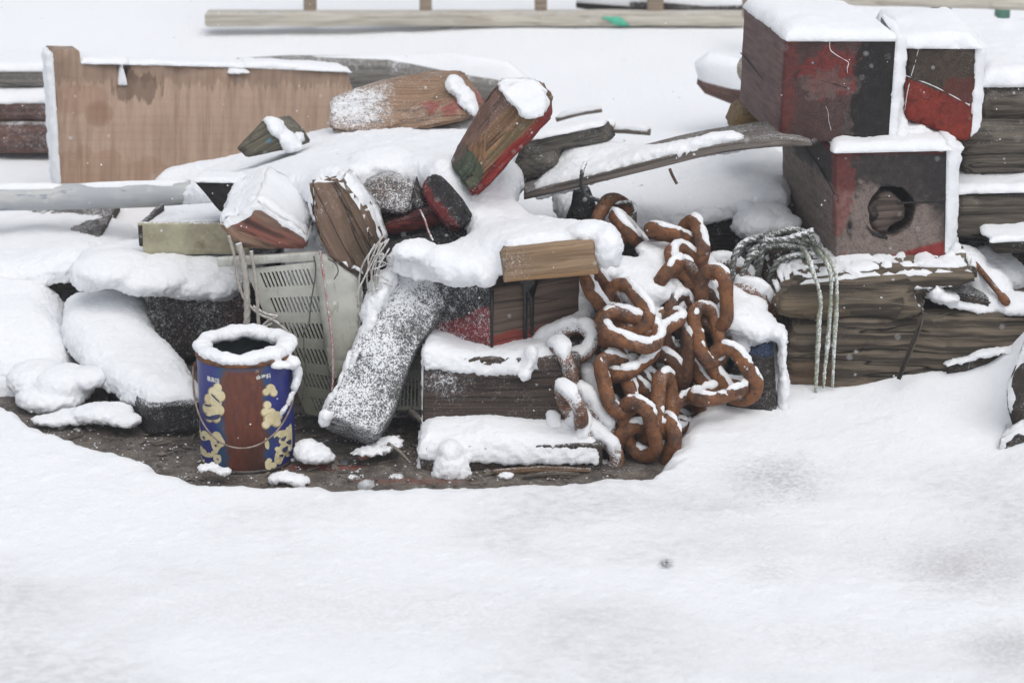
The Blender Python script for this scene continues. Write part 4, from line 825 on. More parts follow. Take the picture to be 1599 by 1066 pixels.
# three edges from the lower front corner
e_up = P(852, 182, .27) - bt          # along red edge
e_l = P(676, 250, .36) - bt
q1_, q2_, q3_, q4_ = P(738, 309, .25), P(854, 184, .26), P(776, 133, .30), P(703, 255, .34)
prism('block', [P(738, 309, .25), P(752, 297, .25), P(853, 186, .26), P(853, 152, .28), P(838, 132, .30), P(780, 132, .30), P(768, 142, .30), P(712, 232, .34), P(703, 256, .34)], (.012, .11, -.02), m10, t10, bev=.005, gdir=P(853, 186, .26) - P(738, 309, .25), res=.008, rough=.004)
prism('snow_cap', [P(852, 183, .252), P(836, 189, .25), P(818, 186, .252), P(808, 172, .255), P(796, 162, .26), P(788, 150, .268), P(776, 140, .285), P(782, 130, .292), P(812, 127, .292), P(838, 129, .29), P(855, 150, .272)], (.0, .014, .006), M['snow'], t10, bev=.004, res=.006, rough=.004)

# block 5 upper left, brown chunk, speckled block, black chunk
m5 = wood('red_end_wood', (.30, .19, .14), (.13, .08, .06), dust=.02, up=.1, stain=.25, fib=(3, 40, 40), zones=(dict(e=[dict(k='b', c=(.02, 0, -.1), r=(.12, .018, .5), amp=.02)], c=(.24, .06, .045), op=.6, wear=.5), dict(e=[dict(k='p', n=(0, -1, 0), d=.018, amp=.012)], c=(.30, .19, .13), op=.8), dict(e=[dict(k='b', c=(-.02, .006, -.1), r=(.07, .006, .5), amp=.006)], c=(.03, .02, .016), op=.8)))
t5 = tag(prism('red_striped_block', [P(341, 350, .22), P(370, 388, .20), P(478, 390, .20), P(482, 372, .20), P(400, 320, .21), P(372, 338, .215)], (.0, .26, .0), m5, gdir=P(478, 388, .2) - P(370, 345, .2), res=.011, bev=.005), 'brown block with red stripes under frosty snow, upper left of the pile', 'timber block')
shell(t5, .014, .12, .40, d=(0, .35, .95), nz=.22, ns=40, seed=23)
m6 = wood('rough_brown_wood', (.21, .14, .095), (.085, .055, .038), dust=.08, stain=.5, fib=(2.5, 30, 30), bs=1.3, zones=(dict(e=[dict(k='p', n=(1, .3, 0), d=.03, amp=.01)], c=(.09, .062, .042), op=.7), dict(e=[dict(k='p', n=(-.3, -1, 0), d=.0, amp=.02)], c=(.22, .14, .10), op=.55)))
t6 = tag(prism('rough_wood_chunk', [P(481, 282, .20), P(484, 330, .18), P(497, 370, .17), P(515, 405, .16), P(540, 425, .155), P(570, 437, .15), P(585, 420, .16), P(584, 385, .17), P(565, 330, .19), P(545, 298, .20), P(530, 278, .21)], (.02, .09, -.015), m6, gdir=P(575, 430, .15) - P(500, 285, .2), bev=.006, res=.009, rough=.004), 'rough brown wood chunk standing on end above the broken crate', 'wood chunk')
shell(t6, .010, .55, .8, d=(.6, .6, .55), nz=.15, ns=40, seed=2)
t7 = tag(prism('speckled_block', [P(566, 292, .33), P(566, 322, .32), P(575, 332, .31), P(600, 330, .31), P(625, 336, .31), P(640, 334, .31), P(650, 300, .33), P(640, 285, .35), P(600, 276, .35)], (0, .10, -.01), wood('speckled_wood', (.17, .115, .085), (.08, .055, .042), dust=.50, up=.2), gdir=(1, 0, 0), bev=.006), 'brown block dotted with snow at the edge of the dark hollow', 'timber block')
m8 = wood('charred_wood', (.03, .027, .027), (.014, .012, .012), dust=.38, up=.05, bs=1.2, zones=(dict(e=[dict(k='p', n=(0, -1, 0), d=.008, amp=.030)], c=(.20, .02, .02), op=.75, wear=.5),))
t8 = tag(prism('charred_block', [P(656, 292, .25), P(664, 312, .235), P(688, 344, .22), P(702, 356, .215), P(714, 353, .215), P(729, 336, .22), P(724, 318, .23), P(700, 285, .25), P(684, 271, .27), P(670, 272, .27)], (.01, .08, -.035), m8, gdir=P(712, 350, .22) - P(665, 285, .25), bev=.005, res=.009, rough=.004), 'small charred black and red block tucked in the snow', 'timber block')
tag(prism('charred_splinter', [P(643, 300, .27), P(641, 318, .265), P(650, 325, .26), P(664, 322, .26), P(656, 300, .27), P(650, 280, .28)], (0, .03, 0), M['w_dark'], gdir=(0, 0, 1), bev=.002), 'dark splinter standing beside the charred block', 'wood splinter')
tag(prism('red_batten', [P(600, 352, .30), P(680, 332, .28), P(692, 350, .28), P(640, 362, .3), P(602, 368, .31)], (0, .06, 0), wood('red_batten_wood', (.20, .03, .025), (.10, .02, .018), dust=.10), gdir=(1, 0, .2)), 'red painted batten inside the dark hollow of the pile', 'batten')
tag(prism('dark_timber_block', [P(905, 700, .24), P(1120, 690, .24), P(1120, 470, .30), P(930, 460, .32)], (0, .2, 0), M['w_dark'], gdir=(1, 0, 0)), 'dark wood seen through the gaps of the rusty chain', 'timber')
tag(prism('dark_offcut', [P(585, 400, .26), P(760, 400, .26), P(740, 352, .3), P(700, 352, .30), P(640, 360, .33), P(590, 365, .36)], (0, .1, 0), wood('offcut_wood', (.07, .07, .068), (.035, .033, .032), dust=.24, up=.15), gdir=(1, 0, 0)), 'dark frosted offcut at the floor of the hollow', 'timber')
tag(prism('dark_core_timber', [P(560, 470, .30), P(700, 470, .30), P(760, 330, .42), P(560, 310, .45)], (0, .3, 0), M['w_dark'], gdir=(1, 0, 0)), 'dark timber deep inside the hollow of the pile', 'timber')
tag(tube('dangling_cord', spline([P(656, 328, .22), P(664, 345, .20), P(668, 358, .185), P(676, 376, .17)], 14), .0022, wood('red_cord_mat', (.25, .06, .06), (.4, .2, .2), dust=.35), n=8), 'thin frosted red cord dangling from the hollow', 'cord')
# cut block + orange timber at the back
t11 = tag(prism('cut_block', [P(369, 232, .80), P(384, 246, .78), P(425, 238, .78), P(445, 230, .78), P(432, 210, .78), P(410, 188, .80)], (.05, .09, -.01), wood('grey_green_wood', (.21, .19, .14), (.12, .105, .075), dust=.05, stain=.2, zones=(dict(e=[dict(k='b', c=(-.0, -.006, -.03), r=(.006, .004, .1), amp=.002)], c=(.10, .30, .42), op=.9, wear=.2),)), gdir=(1, 0, .6), bev=.003), 'small grey green wedge block with a blue dot behind the pile', 'timber block')
mass('snow_cap', [ell(432, 200, .80, 22, 10, .035, -50), ell(448, 218, .80, 18, 11, .035, -45), ell(425, 190, .82, 16, 6, .03, -10), ell(455, 228, .8, 16, 8, .03)], M['snow'], t11, seed=41, sm=3)
m13 = wood('orange_wood', (.42, .27, .17), (.28, .165, .10), dust=.24, up=.14, stain=.1, zones=(dict(e=[dict(k='b', c=(.12, .0, .0), r=(.07, .016, .2), amp=.03)], c=(.30, .05, .05), op=.7),), dreg=(((-.12, 0, 0), (.16, .09, .3), .42),))
t13 = tag(prism('orange_timber', [P(512, 155, 1.02), P(513, 205, .96), P(600, 215, .92), P(725, 188, .88), P(722, 172, .89), P(688, 121, 1.02), P(640, 120, 1.04), P(560, 136, 1.04)], (.05, .16, -.02), m13, gdir=P(725, 180, .88) - P(513, 190, .96), bev=.006, res=.012), 'pale orange timber with red paint marks behind the pile', 'timber')
mass('snow_cap', [ell(712, 135, .98, 18, 12, .05, -50), ell(728, 156, .95, 14, 20, .05, 25), ell(738, 168, .93, 8, 12, .04, 20)], M['snow'], t13, seed=42, sm=3)

# ------------------------------------------------------------------ central snow drift
O_ = [(350, 288, .82), (372, 285, .56), (420, 275, .48), (470, 285, .38), (484, 284, .24), (530, 276, .22), (548, 285, .32), (560, 276, .40), (605, 272, .43), (648, 270, .40), (668, 268, .33), (690, 272, .29), (722, 305, .27), (732, 345, .235), (700, 378, .20), (655, 372, .19), (620, 372, .18), (606, 388, .16), (612, 405, .13), (640, 430, .11), (672, 450, .09), (770, 462, .058), (788, 400, .034), (930, 386, .032), (968, 392, .03), (972, 358, .10), (905, 340, .20), (838, 318, .30), (806, 296, .37), (830, 240, .62), (880, 205, .9), (800, 180, 1.1), (700, 182, 1.12), (520, 190, 1.15), (400, 230, 1.15), (250, 280, 1.12), (235, 292, 1.02), (300, 292, .9)]
C_ = [(310, 280, .95), (400, 255, .9), (500, 212, 1.0), (600, 192, 1.02), (700, 190, 1.0), (770, 195, .95), (450, 250, .72), (550, 240, .66), (640, 212, .76), (720, 225, .62), (380, 272, .68), (430, 268, .56), (478, 268, .42), (510, 262, .34), (540, 262, .32), (600, 262, .40), (650, 255, .38), (690, 250, .36), (735, 300, .30), (780, 300, .34), (840, 240, .6),
      (640, 372, .185), (700, 368, .2), (745, 350, .225), (800, 335, .27), (860, 342, .2), (930, 348, .12), (960, 365, .07), (900, 366, .06), (800, 374, .06), (740, 398, .08), (690, 395, .10), (640, 388, .14), (780, 355, .15)]
dr = mass('snow_drift', [hf_solid([P(*q) for q in C_], [P(*q) for q in O_], .045, .035, .007), hf_solid([P(*q) - Vector((0, 0, .03)) for q in C_], [P(430, 270, .62), P(740, 250, .62), P(760, 200, 1.08), P(480, 205, 1.1)], .32, .04, .012), ell(722, 420, .085, 50, 28, .045), ell(690, 408, .10, 36, 26, .045), ell(650, 392, .13, 38, 18, .045), ell(752, 425, .07, 20, 28, .035, 40), ell(948, 384, .05, 24, 34, .045), ell(925, 362, .075, 40, 18, .04), ell(600, 250, .50, 55, 18, .08), ell(455, 215, .85, 20, 10, .04)], M['snow'], seed=24, vox=.0055, sm=5)
tag(dr, 'thick drift of snow draped over the middle of the pile', 'snow drift', kind='stuff')

# ------------------------------------------------------------------ leaning snow-speckled fender
mfd = plain('black_rubber', (.022, .022, .022), (.040, .036, .034), 30, rough=.8, dust=.80, up=.10, dirv=(-.9, -.15, .4))
a0, a1 = P(652, 418, .19), P(548, 668, -.0)
# rounded slab: hollow tube section
ax_ = (a1 - a0); side = Vector((ax_.z, 0, -ax_.x)).normalized(); side = side if side.x > 0 else -side
fnd = empty('fender_post', a1, 'black post crusted with snow grains leaning beside the tarred block', 'post')
Of = P(500, 640, .0); Uf = P(590, 684, -.02) - Of; Tf = P(622, 404, .20); Vf = Tf - Of; nf = Uf.cross(Vf).normalized(); nf = nf if nf.y > 0 else -nf
def wf(q):
    O, U, V, N = map(np.array, (Of, Uf, Vf, nf * .10)); X = O + q[:, :1] * U + q[:, 1:2] * V + q[:, 2:] * N
    bul = np.sin(q[:, 0] * math.pi) * .010 * (1 - q[:, 2] * 1.6); X = X - np.array(nf)[None] * bul[:, None]; X[:, 2] += (.014 * (q[:, 0] - .5)) ; X = X + np.array(Uf.normalized())[None] * (.006 * np.sin(q[:, 1] * 9) )[:, None]; return X
fp = rbox('post_body', Of, Uf, Vf, nf * .10, mfd, fnd, grain='V', warp=wf, r=.009, rough=.002, res=.008)
shell(fp, .006, .95, 1.15, d=(-.9, -.0, .40), nz=.5, ns=75, seed=6, parent=fnd)
mass('snow_cap', [ell(600, 440, .17, 28, 20, .03, 50), ell(588, 470, .15, 16, 40, .03, -30), ell(570, 520, .12, 9, 40, .02, -28), ell(545, 575, .07, 7, 45, .015, -28), ell(518, 622, .03, 8, 34, .015, -25), ell(625, 405, .17, 24, 18, .03), ell(508, 652, .0, 10, 14, .012)], M['snow'], fnd, seed=25, vox=.005, sm=3)
# ------------------------------------------------------------------ chain
chain = empty('rusty_chain', P(1000, 735, .02), 'heap of heavy rusty chain links hung with snow', 'chain')
def link_mesh(par, cx, cy, Y, ang, proj, roll, sgn=1, mat='rust', snow=.009, L0=.141, Wd=.088, wr=.0143, d=(.45, .1, .9), a=.42, nz=.22, nm='link'):
    k = mpp(Y); pr = min(proj * k, L0 * .999); tilt = math.acos(pr / L0); im = RT * math.cos(R(ang)) + UPV * math.sin(R(ang))
    axv = im * math.cos(tilt) + FW * (math.sin(tilt) * sgn); axv.normalize(); nrm = -FW - axv * (-FW).dot(axv); nrm.normalize(); sidev = nrm.cross(axv)
    sd2 = sidev * math.cos(R(roll)) + nrm * math.sin(R(roll)); hl = L0 / 2 - wr; hw = Wd / 2 - wr; pts = []; st = hl - hw; N1 = 14; N2 = 7
    for i in range(N1): t = -math.pi / 2 + math.pi * i / N1; pts.append((st + hw * math.cos(t), hw * math.sin(t)))
    for i in range(N2): pts.append((st - 2 * st * i / N2, hw))
    for i in range(N1): t = math.pi / 2 + math.pi * i / N1; pts.append((-st + hw * math.cos(t), hw * math.sin(t)))
    for i in range(N2): pts.append((-st + 2 * st * i / N2, -hw))
    c = P(cx, cy, Y); pp = [c + axv * u + sd2 * v for u, v in pts]
    # keep a fixed frame so the closed ring has no seam
    pa_ = np.array([tuple(p) for p in pp]); m = len(pp); T = np.roll(pa_, -1, 0) - np.roll(pa_, 1, 0); T /= np.linalg.norm(T, axis=1, keepdims=True); Nz = np.array(axv.cross(sd2)); Bq = np.cross(T, Nz)
    n = 18; ph = np.linspace(0, 2 * math.pi, n, endpoint=False); V = np.concatenate([pa_[i] + wr * (np.cos(ph)[:, None] * Nz + np.sin(ph)[:, None] * Bq[i]) for i in range(m)])
    cen = np.repeat(pa_, n, 0); V = cen + (V - cen) * (1 + .16 * fbm(V * 80 + cx, 3, 4) + .08 * fbm(V * 16 + cx, 2, 5))[:, None]
    fs = [(i * n + j, i * n + (j + 1) % n, ((i + 1) % m) * n + (j + 1) % n, ((i + 1) % m) * n + j)[::-1] for i in range(m) for j in range(n)]
    o = mk(nm, V, fs, M[mat], par)
    me = o.data; bm = bmesh.new(); bm.from_mesh(me); bmesh.ops.recalc_face_normals(bm, faces=bm.faces); bm.to_mesh(me); bm.free()
    me.polygons.foreach_set('use_smooth', [True] * len(me.polygons))
    if snow:
        so_ = shell(o, snow, a, a + .28, d=d, nz=nz, ns=55, seed=int(cx), sub=1, lift=(.3, 0, .95))
    return o
LK = [  # cx, cy, Y, angle, projected length, roll, sign, material, snow
 (1050, 369, .36, -20, 72, 84, 1, 'rust', .005), (1081, 382, .34, -78, 84, 52, -1, 'rust', .007),
 (1082, 420, .28, -44, 112, -48, -1, 'rust', .009), (1115, 467, .21, -88, 112, 40, 1, 'rust', .007),
 (1105, 523, .17, -77, 113, -42, -1, 'rust', .007), (1146, 584, .13, -56, 116, 24, 1, 'rust', .007),
 (1121, 612, .10, 17, 88, -72, 1, 'rust', .010), (1101, 580, .19, -62, 96, -58, -1, 'rust', .008),
 (1076, 640, .12, 22, 84, 30, 1, 'rust', .008), (1089, 655, .17, -85, 50, 80, -1, 'rust', 0),
 (938, 456, .16, -52, 96, -58, 1, 'rust', .010), (979, 482, .13, -52, 98, 14, -1, 'rust', .010),
 (984, 514, .08, -19, 119, -34, 1, 'rust', .010), (1036, 440, .24, 63, 72, 75, -1, 'rust', .010),
 (1024, 507, .14, 27, 84, -66, 1, 'rust', .010), (963, 601, .04, -76, 114, -38, -1, 'rust', .008),
 (984, 566, .10, 36, 84, -64, 1, 'rust', .010), (1006, 596, .11, -34, 84, -58, 1, 'rust', .010),
 (998, 670, .0, -76, 110, 36, 1, 'rust', .008), (984, 698, .03, 72, 92, 30, -1, 'rust', .008),
 (1037, 630, .05, 86, 113, 62, 1, 'rust', .008), (1035, 694, .03, 68, 84, -55, -1, 'rust', .008),
 (962, 668, .07, -70, 92, -68, 1, 'rust', .010), (1012, 628, .14, -15, 84, 40, 1, 'rust_dark', .008),
 (881, 540, .12, 20, 112, -18, -1, 'rust', .014), (881, 580, .08, -78, 92, 70, 1, 'rust', .016),
 (887, 657, .04, -72, 100, 16, -1, 'rust', .010), (893, 634, .01, -78, 56, 66, 1, 'rust', .008),
 (925, 650, .05, -56, 118, 58, 1, 'rust', .013), (926, 698, .02, -38, 114, 38, -1, 'rust', .013),
 (905, 612, .10, -60, 90, 20, -1, 'rust', .012), (952, 560, .14, -60, 90, 50, 1, 'rust', .012),
 (935, 540, .18, -30, 100, 50, 1, 'rust_dark', .014), (1060, 556, .17, 84, 110, -58, -1, 'rust_dark', .012),
 (1056, 505, .20, 76, 108, 50, 1, 'rust_dark', .014), (990, 620, .12, -82, 110, 40, 1, 'rust_dark', .008),
 (970, 640, .13, -72, 108, -30, -1, 'rust_dark', .008), (1040, 590, .16, -70, 100, 40, 1, 'rust_dark', .010),
 (1096, 480, .26, -60, 100, 40, 1, 'rust_dark', .012), (1065, 610, .19, 80, 100, 40, 1, 'rust_dark', .008),
 (1020, 660, .12, 70, 100, 30, 1, 'rust_dark', .008), (1058, 672, .14, -30, 80, 60, 1, 'rust_dark', .008),
 (905, 575, .16, 40, 100, 40, 1, 'rust_dark', .014), (1075, 450, .28, -80, 90, 60, 1, 'rust_dark', .012)]
for (cx, cy, Y, an, pr_, ro, sg, mt_, sn) in LK:
    left = cx < 935 and cy > 500; sn = sn * (.75 if left else .55)
    link_mesh(chain, cx, cy, Y, an, pr_, ro, sg, 'rust_dusted' if left and mt_ == 'rust' else mt_, sn, d=((-.25, -.35, .9) if left else (.5, .1, .85)), a=(.30 if left else .62), nz=(.45 if left else .28))
c2 = empty('frosted_chain', P(1160, 490, .36), 'frosted chain links behind the heap beside the green rope', 'chain')
for q in ((1138, 436, .38, -32, 92, 32, 1), (1148, 468, .36, -5, 88, 66, -1), (1178, 470, .32, -50, 72, 60, 1)):
    link_mesh(c2, *q[:3], q[3], q[4], q[5], q[6], 'rust_frost', .012, a=.3, nz=.4)
c3 = empty('iron_shackle', P(965, 400, .48), 'orange brown iron rings half sunk in snow below the warped plank', 'shackle')
link_mesh(c3, 958, 346, .44, 62, 84, 22, 1, 'rust', .0, L0=.135, Wd=.098, nm='ring'); link_mesh(c3, 984, 362, .40, -38, 62, -75, 1, 'rust', .003, nm='ring')
o = tag(tube('old_glove', [P(905, 345, .50), P(912, 320, .50), P(908, 296, .50), P(905, 288, .5)], [.03, .026, .018, .008], plain('dark_rubber', (.02, .022, .02), (.045, .042, .035), 30, dust=.12), n=14, noise=.3), 'dark lump of rubber hanging below the warped plank', 'rubber scrap')
tag(tube('tie_cord', spline([P(914, 254, .40), P(909, 268, .38), P(908, 290, .40), P(915, 305, .42), P(932, 312, .45), P(955, 318, .46), P(985, 316, .46), P(992, 328, .44), P(986, 342, .44)], 60), .0042, plain('grey_cord', (.10, .11, .10), (.05, .055, .05), 80, dust=.3), n=10, twist=220), 'thin grey cord looped round the warped plank and shackle', 'cord')
tag(tube('bent_nail', spline([P(1046, 264, .36), P(1050, 274, .35), P(1057, 287, .34)], 10), .0032, M['rust_dark'], n=8), 'short dark nail sticking out below the warped plank', 'nail')
# snow lodged in and around the chain
ds = mass('snow_drift', [ell(990, 425, .27, 62, 22, .06, -8), ell(1040, 400, .34, 50, 18, .06, -18), ell(1000, 452, .22, 55, 28, .05), ell(1052, 480, .25, 20, 46, .05), ell(1088, 418, .34, 24, 18, .04), ell(1105, 412, .33, 12, 14, .03),
   ell(870, 510, .20, 42, 26, .05, 25), ell(850, 540, .15, 22, 18, .04), ell(905, 490, .22, 26, 22, .05), ell(915, 560, .17, 32, 26, .05), ell(1040, 550, .20, 26, 36, .04), ell(1005, 500, .19, 36, 26, .04), ell(900, 452, .28, 16, 32, .04),
   ell(1085, 480, .30, 22, 50, .05), ell(948, 420, .22, 24, 18, .04)], M['snow'], seed=26, vox=.005, sm=4)
tag(ds, 'clumps of snow lodged among the rusty chain links', 'snow drift', kind='stuff')
# painted tub and its snow hood
mp_ = wood('tub_paint', (.05, .04, .038), (.025, .02, .02), dust=.26, up=.2, zones=(dict(e=[dict(k='p', n=(0, -1, 0), d=.055, amp=.008)], c=(.19, .02, .022), op=.9, wear=.3), dict(e=[dict(k='p', n=(0, 1, 0), d=.058, amp=.01)], c=(.022, .045, .10), op=.9, wear=.3)))
tub = empty('painted_tub', P(1180, 660, .16), 'blue and red painted stub under a hood of snow beside the chain', 'post')
o = prism('tub_body', [P(1132, 652, .14), P(1145, 661, .13), P(1200, 662, .13), P(1213, 655, .13), P(1210, 600, .15), P(1207, 540, .17), P(1196, 525, .18), P(1150, 560, .18), P(1130, 620, .16)], (.01, .12, 0), mp_, tub, gdir=(1, 0, 0), bev=.008, res=.01)
mass('snow_cap', [ell(1160, 500, .24, 52, 30, .07, -25), ell(1185, 512, .22, 34, 26, .06), ell(1165, 480, .28, 36, 22, .06), ell(1165, 545, .21, 26, 30, .03, -20), ell(1222, 550, .165, 10, 44, .03), ell(1223, 605, .16, 8, 46, .025), ell(1226, 648, .155, 10, 20, .025), ell(1212, 518, .185, 20, 16, .035), ell(1145, 462, .30, 30, 18, .05)], M['snow'], tub, seed=27, vox=.005, sm=5)

# ------------------------------------------------------------------ green rope coil
mr_ = plain('rope_green', (.10, .105, .085), (.055, .058, .048), 90, dust=.42, up=.3, bs=.8); mr2 = plain('rope_strand', (.26, .29, .19), (.16, .18, .12), 90, dust=.66, up=.15, bs=.8, dirv=(.9, -.2, .3))
rope = empty('rope_coil', P(1220, 420, .45), 'coil of frosted green rope heaped beside the holed block', 'rope')
random.seed(5)
for k, q in enumerate(([(1150, 430), (1152, 400), (1165, 378), (1190, 368), (1225, 362), (1262, 370)], [(1162, 436), (1166, 408), (1180, 388), (1210, 378), (1248, 380), (1275, 388)], [(1178, 440), (1181, 412), (1188, 392), (1215, 384), (1250, 388), (1280, 398)],
                       [(1176, 460), (1186, 420), (1192, 380), (1205, 368), (1235, 358), (1262, 366), (1274, 384)], [(1198, 450), (1206, 425), (1216, 408), (1240, 400), (1268, 398)], [(1150, 400), (1160, 380), (1180, 372)], [(1196, 376), (1225, 374), (1252, 366), (1270, 360)], [(1146, 440), (1144, 415), (1150, 392), (1160, 380)], [(1158, 430), (1172, 402), (1186, 394)])):
    Yk = .42 - .016 * k; tube('strand', spline([P(a, b, Yk - .01 * math.sin(i)) for i, (a, b) in enumerate(q)], 60), .0062, mr_, rope, n=12, twist=160)
for k, (q, r_) in enumerate((([(1228, 384), (1250, 386), (1262, 402), (1268, 420), (1277, 445), (1281, 470), (1279, 500), (1277, 540), (1275, 580), (1274, 612)], .0052), ([(1246, 378), (1272, 388), (1288, 406), (1296, 425), (1298, 450), (1296, 490), (1292, 540), (1288, 575), (1286, 606)], .0045), ([(1252, 374), (1278, 384), (1294, 404), (1304, 425), (1307, 455), (1305, 500), (1302, 550), (1300, 604)], .0045))):
    tube('hanging_strand', spline([P(a, b, .40 if i < 2 else (.24 if i == 2 else .205)) for i, (a, b) in enumerate(q)], 90), [r_ * .8, r_ * 1.1, r_ * .7, r_ * 1., r_ * .6], mr2, rope, n=10, twist=190, noise=.5, nsc=90)
mass('snow_cap', [ell(1180, 350, .52, 40, 26, .05), ell(1200, 336, .55, 34, 18, .05), ell(1215, 348, .52, 36, 14, .04), ell(1163, 328, .57, 18, 16, .04), ell(1268, 380, .44, 14, 18, .03, -30), ell(1285, 404, .38, 26, 9, .03, -20)], M['snow'], rope, seed=28, vox=.005, sm=4)
tag(prism('log_end', [P(1158, 470, .46), P(1260, 460, .46), P(1258, 395, .46), P(1190, 385, .46), P(1158, 400, .46)], (0, .2, 0), M['w_dark'], gdir=(1, 0, 0), bev=.012), 'dark timber end under the rope coil', 'timber')
tag(prism('log_end', [P(1140, 212, .72), P(1152, 184, .72), P(1165, 176, .72), P(1215, 195, .72), P(1222, 216, .72), P(1160, 214, .72)], (0, .15, 0), wood('yellow_wood', (.30, .19, .07), (.16, .10, .04), dust=.08, stain=.4), gdir=(1, 0, 0), bev=.006), 'yellowish wood stub under the top red block', 'timber')
o = tag(tube('pale_log', [P(1178, 108, .80), P(1186, 106, 1.1)], .038, M['w_pale'], n=28), 'pale round log end peeping out behind the top red block', 'log')
# ------------------------------------------------------------------ paint can
cb = S(388, 712, .0); CR, CH = .0915, .218
can = empty('paint_can', cb, 'dented blue paint can with cream clouds and a brown spill, snow on its rim', 'paint can')
def can_mat():
    b = NB('can_print'); L = b.n('ShaderNodeAttribute', attribute_name='lc').outputs['Vector']; sp = b.n('ShaderNodeSeparateXYZ'); b.l(L, sp.inputs[0])
    u, v = sp.outputs['X'], sp.outputs['Y']; n1 = b.noise(L, 30, 4, .6); n2 = b.noise(b.scl(L, (1, .25, 1)), 120, 4, .6); n3 = b.noise(L, 160, 3, .6)
    col = b.mix(b.math('MULTIPLY', b.ss(.4, .7, n1), .35), (.022, .030, .19), (.035, .045, .21))
    us = b.math('ADD', u, b.math('MULTIPLY', b.math('SUBTRACT', b.noise(L, 22, 5, .65), .5), .05))
    lf = b.ss(-.047, -.032, us); rt_ = b.ss(.052, .036, us)
    low = b.ss(.10, .0, v); lf = b.math('MULTIPLY', lf, b.ss(-.044, -.030, b.math('SUBTRACT', us, b.math('MULTIPLY', low, .012))))
    teal = b.math('MULTIPLY', b.ss(-.062, -.034, us), b.ss(.068, .040, us)); col = b.mix(b.math('MULTIPLY', teal, .7), col, (.025, .09, .12))
    m = b.math('MULTIPLY', lf, rt_); m = b.math('MULTIPLY', m, b.ss(.222, .205, b.math('ADD', v, b.math('MULTIPLY', n1, .01))))
    br = b.mix(b.ss(.35, .7, n2), (.145, .040, .020), (.085, .026, .017)); br = b.mix(b.math('MULTIPLY', low, b.math('MULTIPLY', b.ss(-.02, .02, us), .8)), br, (.035, .02, .018))
    br = b.mix(b.math('MULTIPLY', b.ss(.52, .7, n1), .5), br, (.19, .075, .03)); col = b.mix(b.math('MULTIPLY', m, b.ss(.28, .42, b.math('ADD', n3, b.math('MULTIPLY', m, .2)))), col, br)
    col = b.mix(b.math('MULTIPLY', b.ss(.58, .66, n3), .35), col, (.10, .05, .03)); col = b.mix(b.math('MULTIPLY', b.ss(.62, .70, b.noise(b.scl(L, (1, .3, 1)), 60, 4, .7)), .5), col, (.13, .12, .16))
    b.l(col, b.b.inputs['Base Color']); b.b.inputs['Roughness'].default_value = .38; b.b.inputs['Specular IOR Level'].default_value = .4
    b.l(b.bump(b.math('ADD', n1, b.math('MULTIPLY', n3, .15)), .25, .003), b.b.inputs['Normal']); return b.m
def lathe(name, prof, mat, par, N=96, lcf=True):
    V = []; lc = []; m = len(prof)
    for (r, z) in prof:
        for i in range(N):
            a = 2 * math.pi * i / N - math.pi; dent = 1 + .010 * math.sin(2 * a + z * 12) * (z > .01) * (z < .21)
            V.append((cb.x + r * dent * math.sin(a), cb.y - r * dent * math.cos(a), z)); lc.append((a * CR, z, 0))
    fs = [(i * N + j, i * N + (j + 1) % N, (i + 1) * N + (j + 1) % N, (i + 1) * N + j) for i in range(m - 1) for j in range(N)]
    return mk(name, V, fs, mat, par, lc)
lathe('can_body', [(CR * .97, .0)] + [(CR, .003)] + [(CR, z) for z in np.linspace(.012, CH - .006, 24)] + [(CR * .985, CH)], can_mat(), can)
lathe('can_lining', [(CR * .955, CH)] + [(CR * .95, z) for z in np.linspace(CH - .006, .12, 12)], plain('can_inside', (.03, .055, .05), (.012, .02, .022), 20, rough=.5, c3=(.06, .05, .03)), can)
lathe('liquid', [(CR * .955, CH - .062), (.001, CH - .062)], plain('old_paint', (.010, .022, .024), (.02, .03, .03), 10, rough=.15), can)
mrim = rust_mat('rusty_rim', .0)
lathe('rim', [(CR * 1.0, CH - .006), (CR * 1.028, CH - .004), (CR * 1.03, CH + .001), (CR * 1.0, CH + .004), (CR * .955, CH + .002), (CR * .955, CH - .004)], mrim, can)
lathe('base_seam', [(CR * .96, -.001), (CR * 1.018, 0), (CR * 1.02, .004), (CR * 1.0, .006)], plain('dull_tin', (.12, .11, .10), (.05, .04, .035), 60, rough=.5, metal=.5), can)
for s in (-1, 1):
    tube('ear', [cb + Vector((s * (CR - .002), 0, .186)), cb + Vector((s * (CR + .006), 0, .186))], [.009, .0075], mrim, can, n=14)
hp = []
for i in range(61):
    t = math.pi * i / 60; r_ = CR + .0075 + .004 * math.sin(t); z = .186 - .128 * (math.sin(t) ** .85) ; hp.append(cb + Vector((-r_ * math.cos(t), -r_ * math.sin(t) * 1.02, z)))
tube('bail_handle', hp, .0019, plain('bail_wire', (.16, .11, .08), (.30, .25, .22), 60, rough=.4, metal=.4), can, n=8)
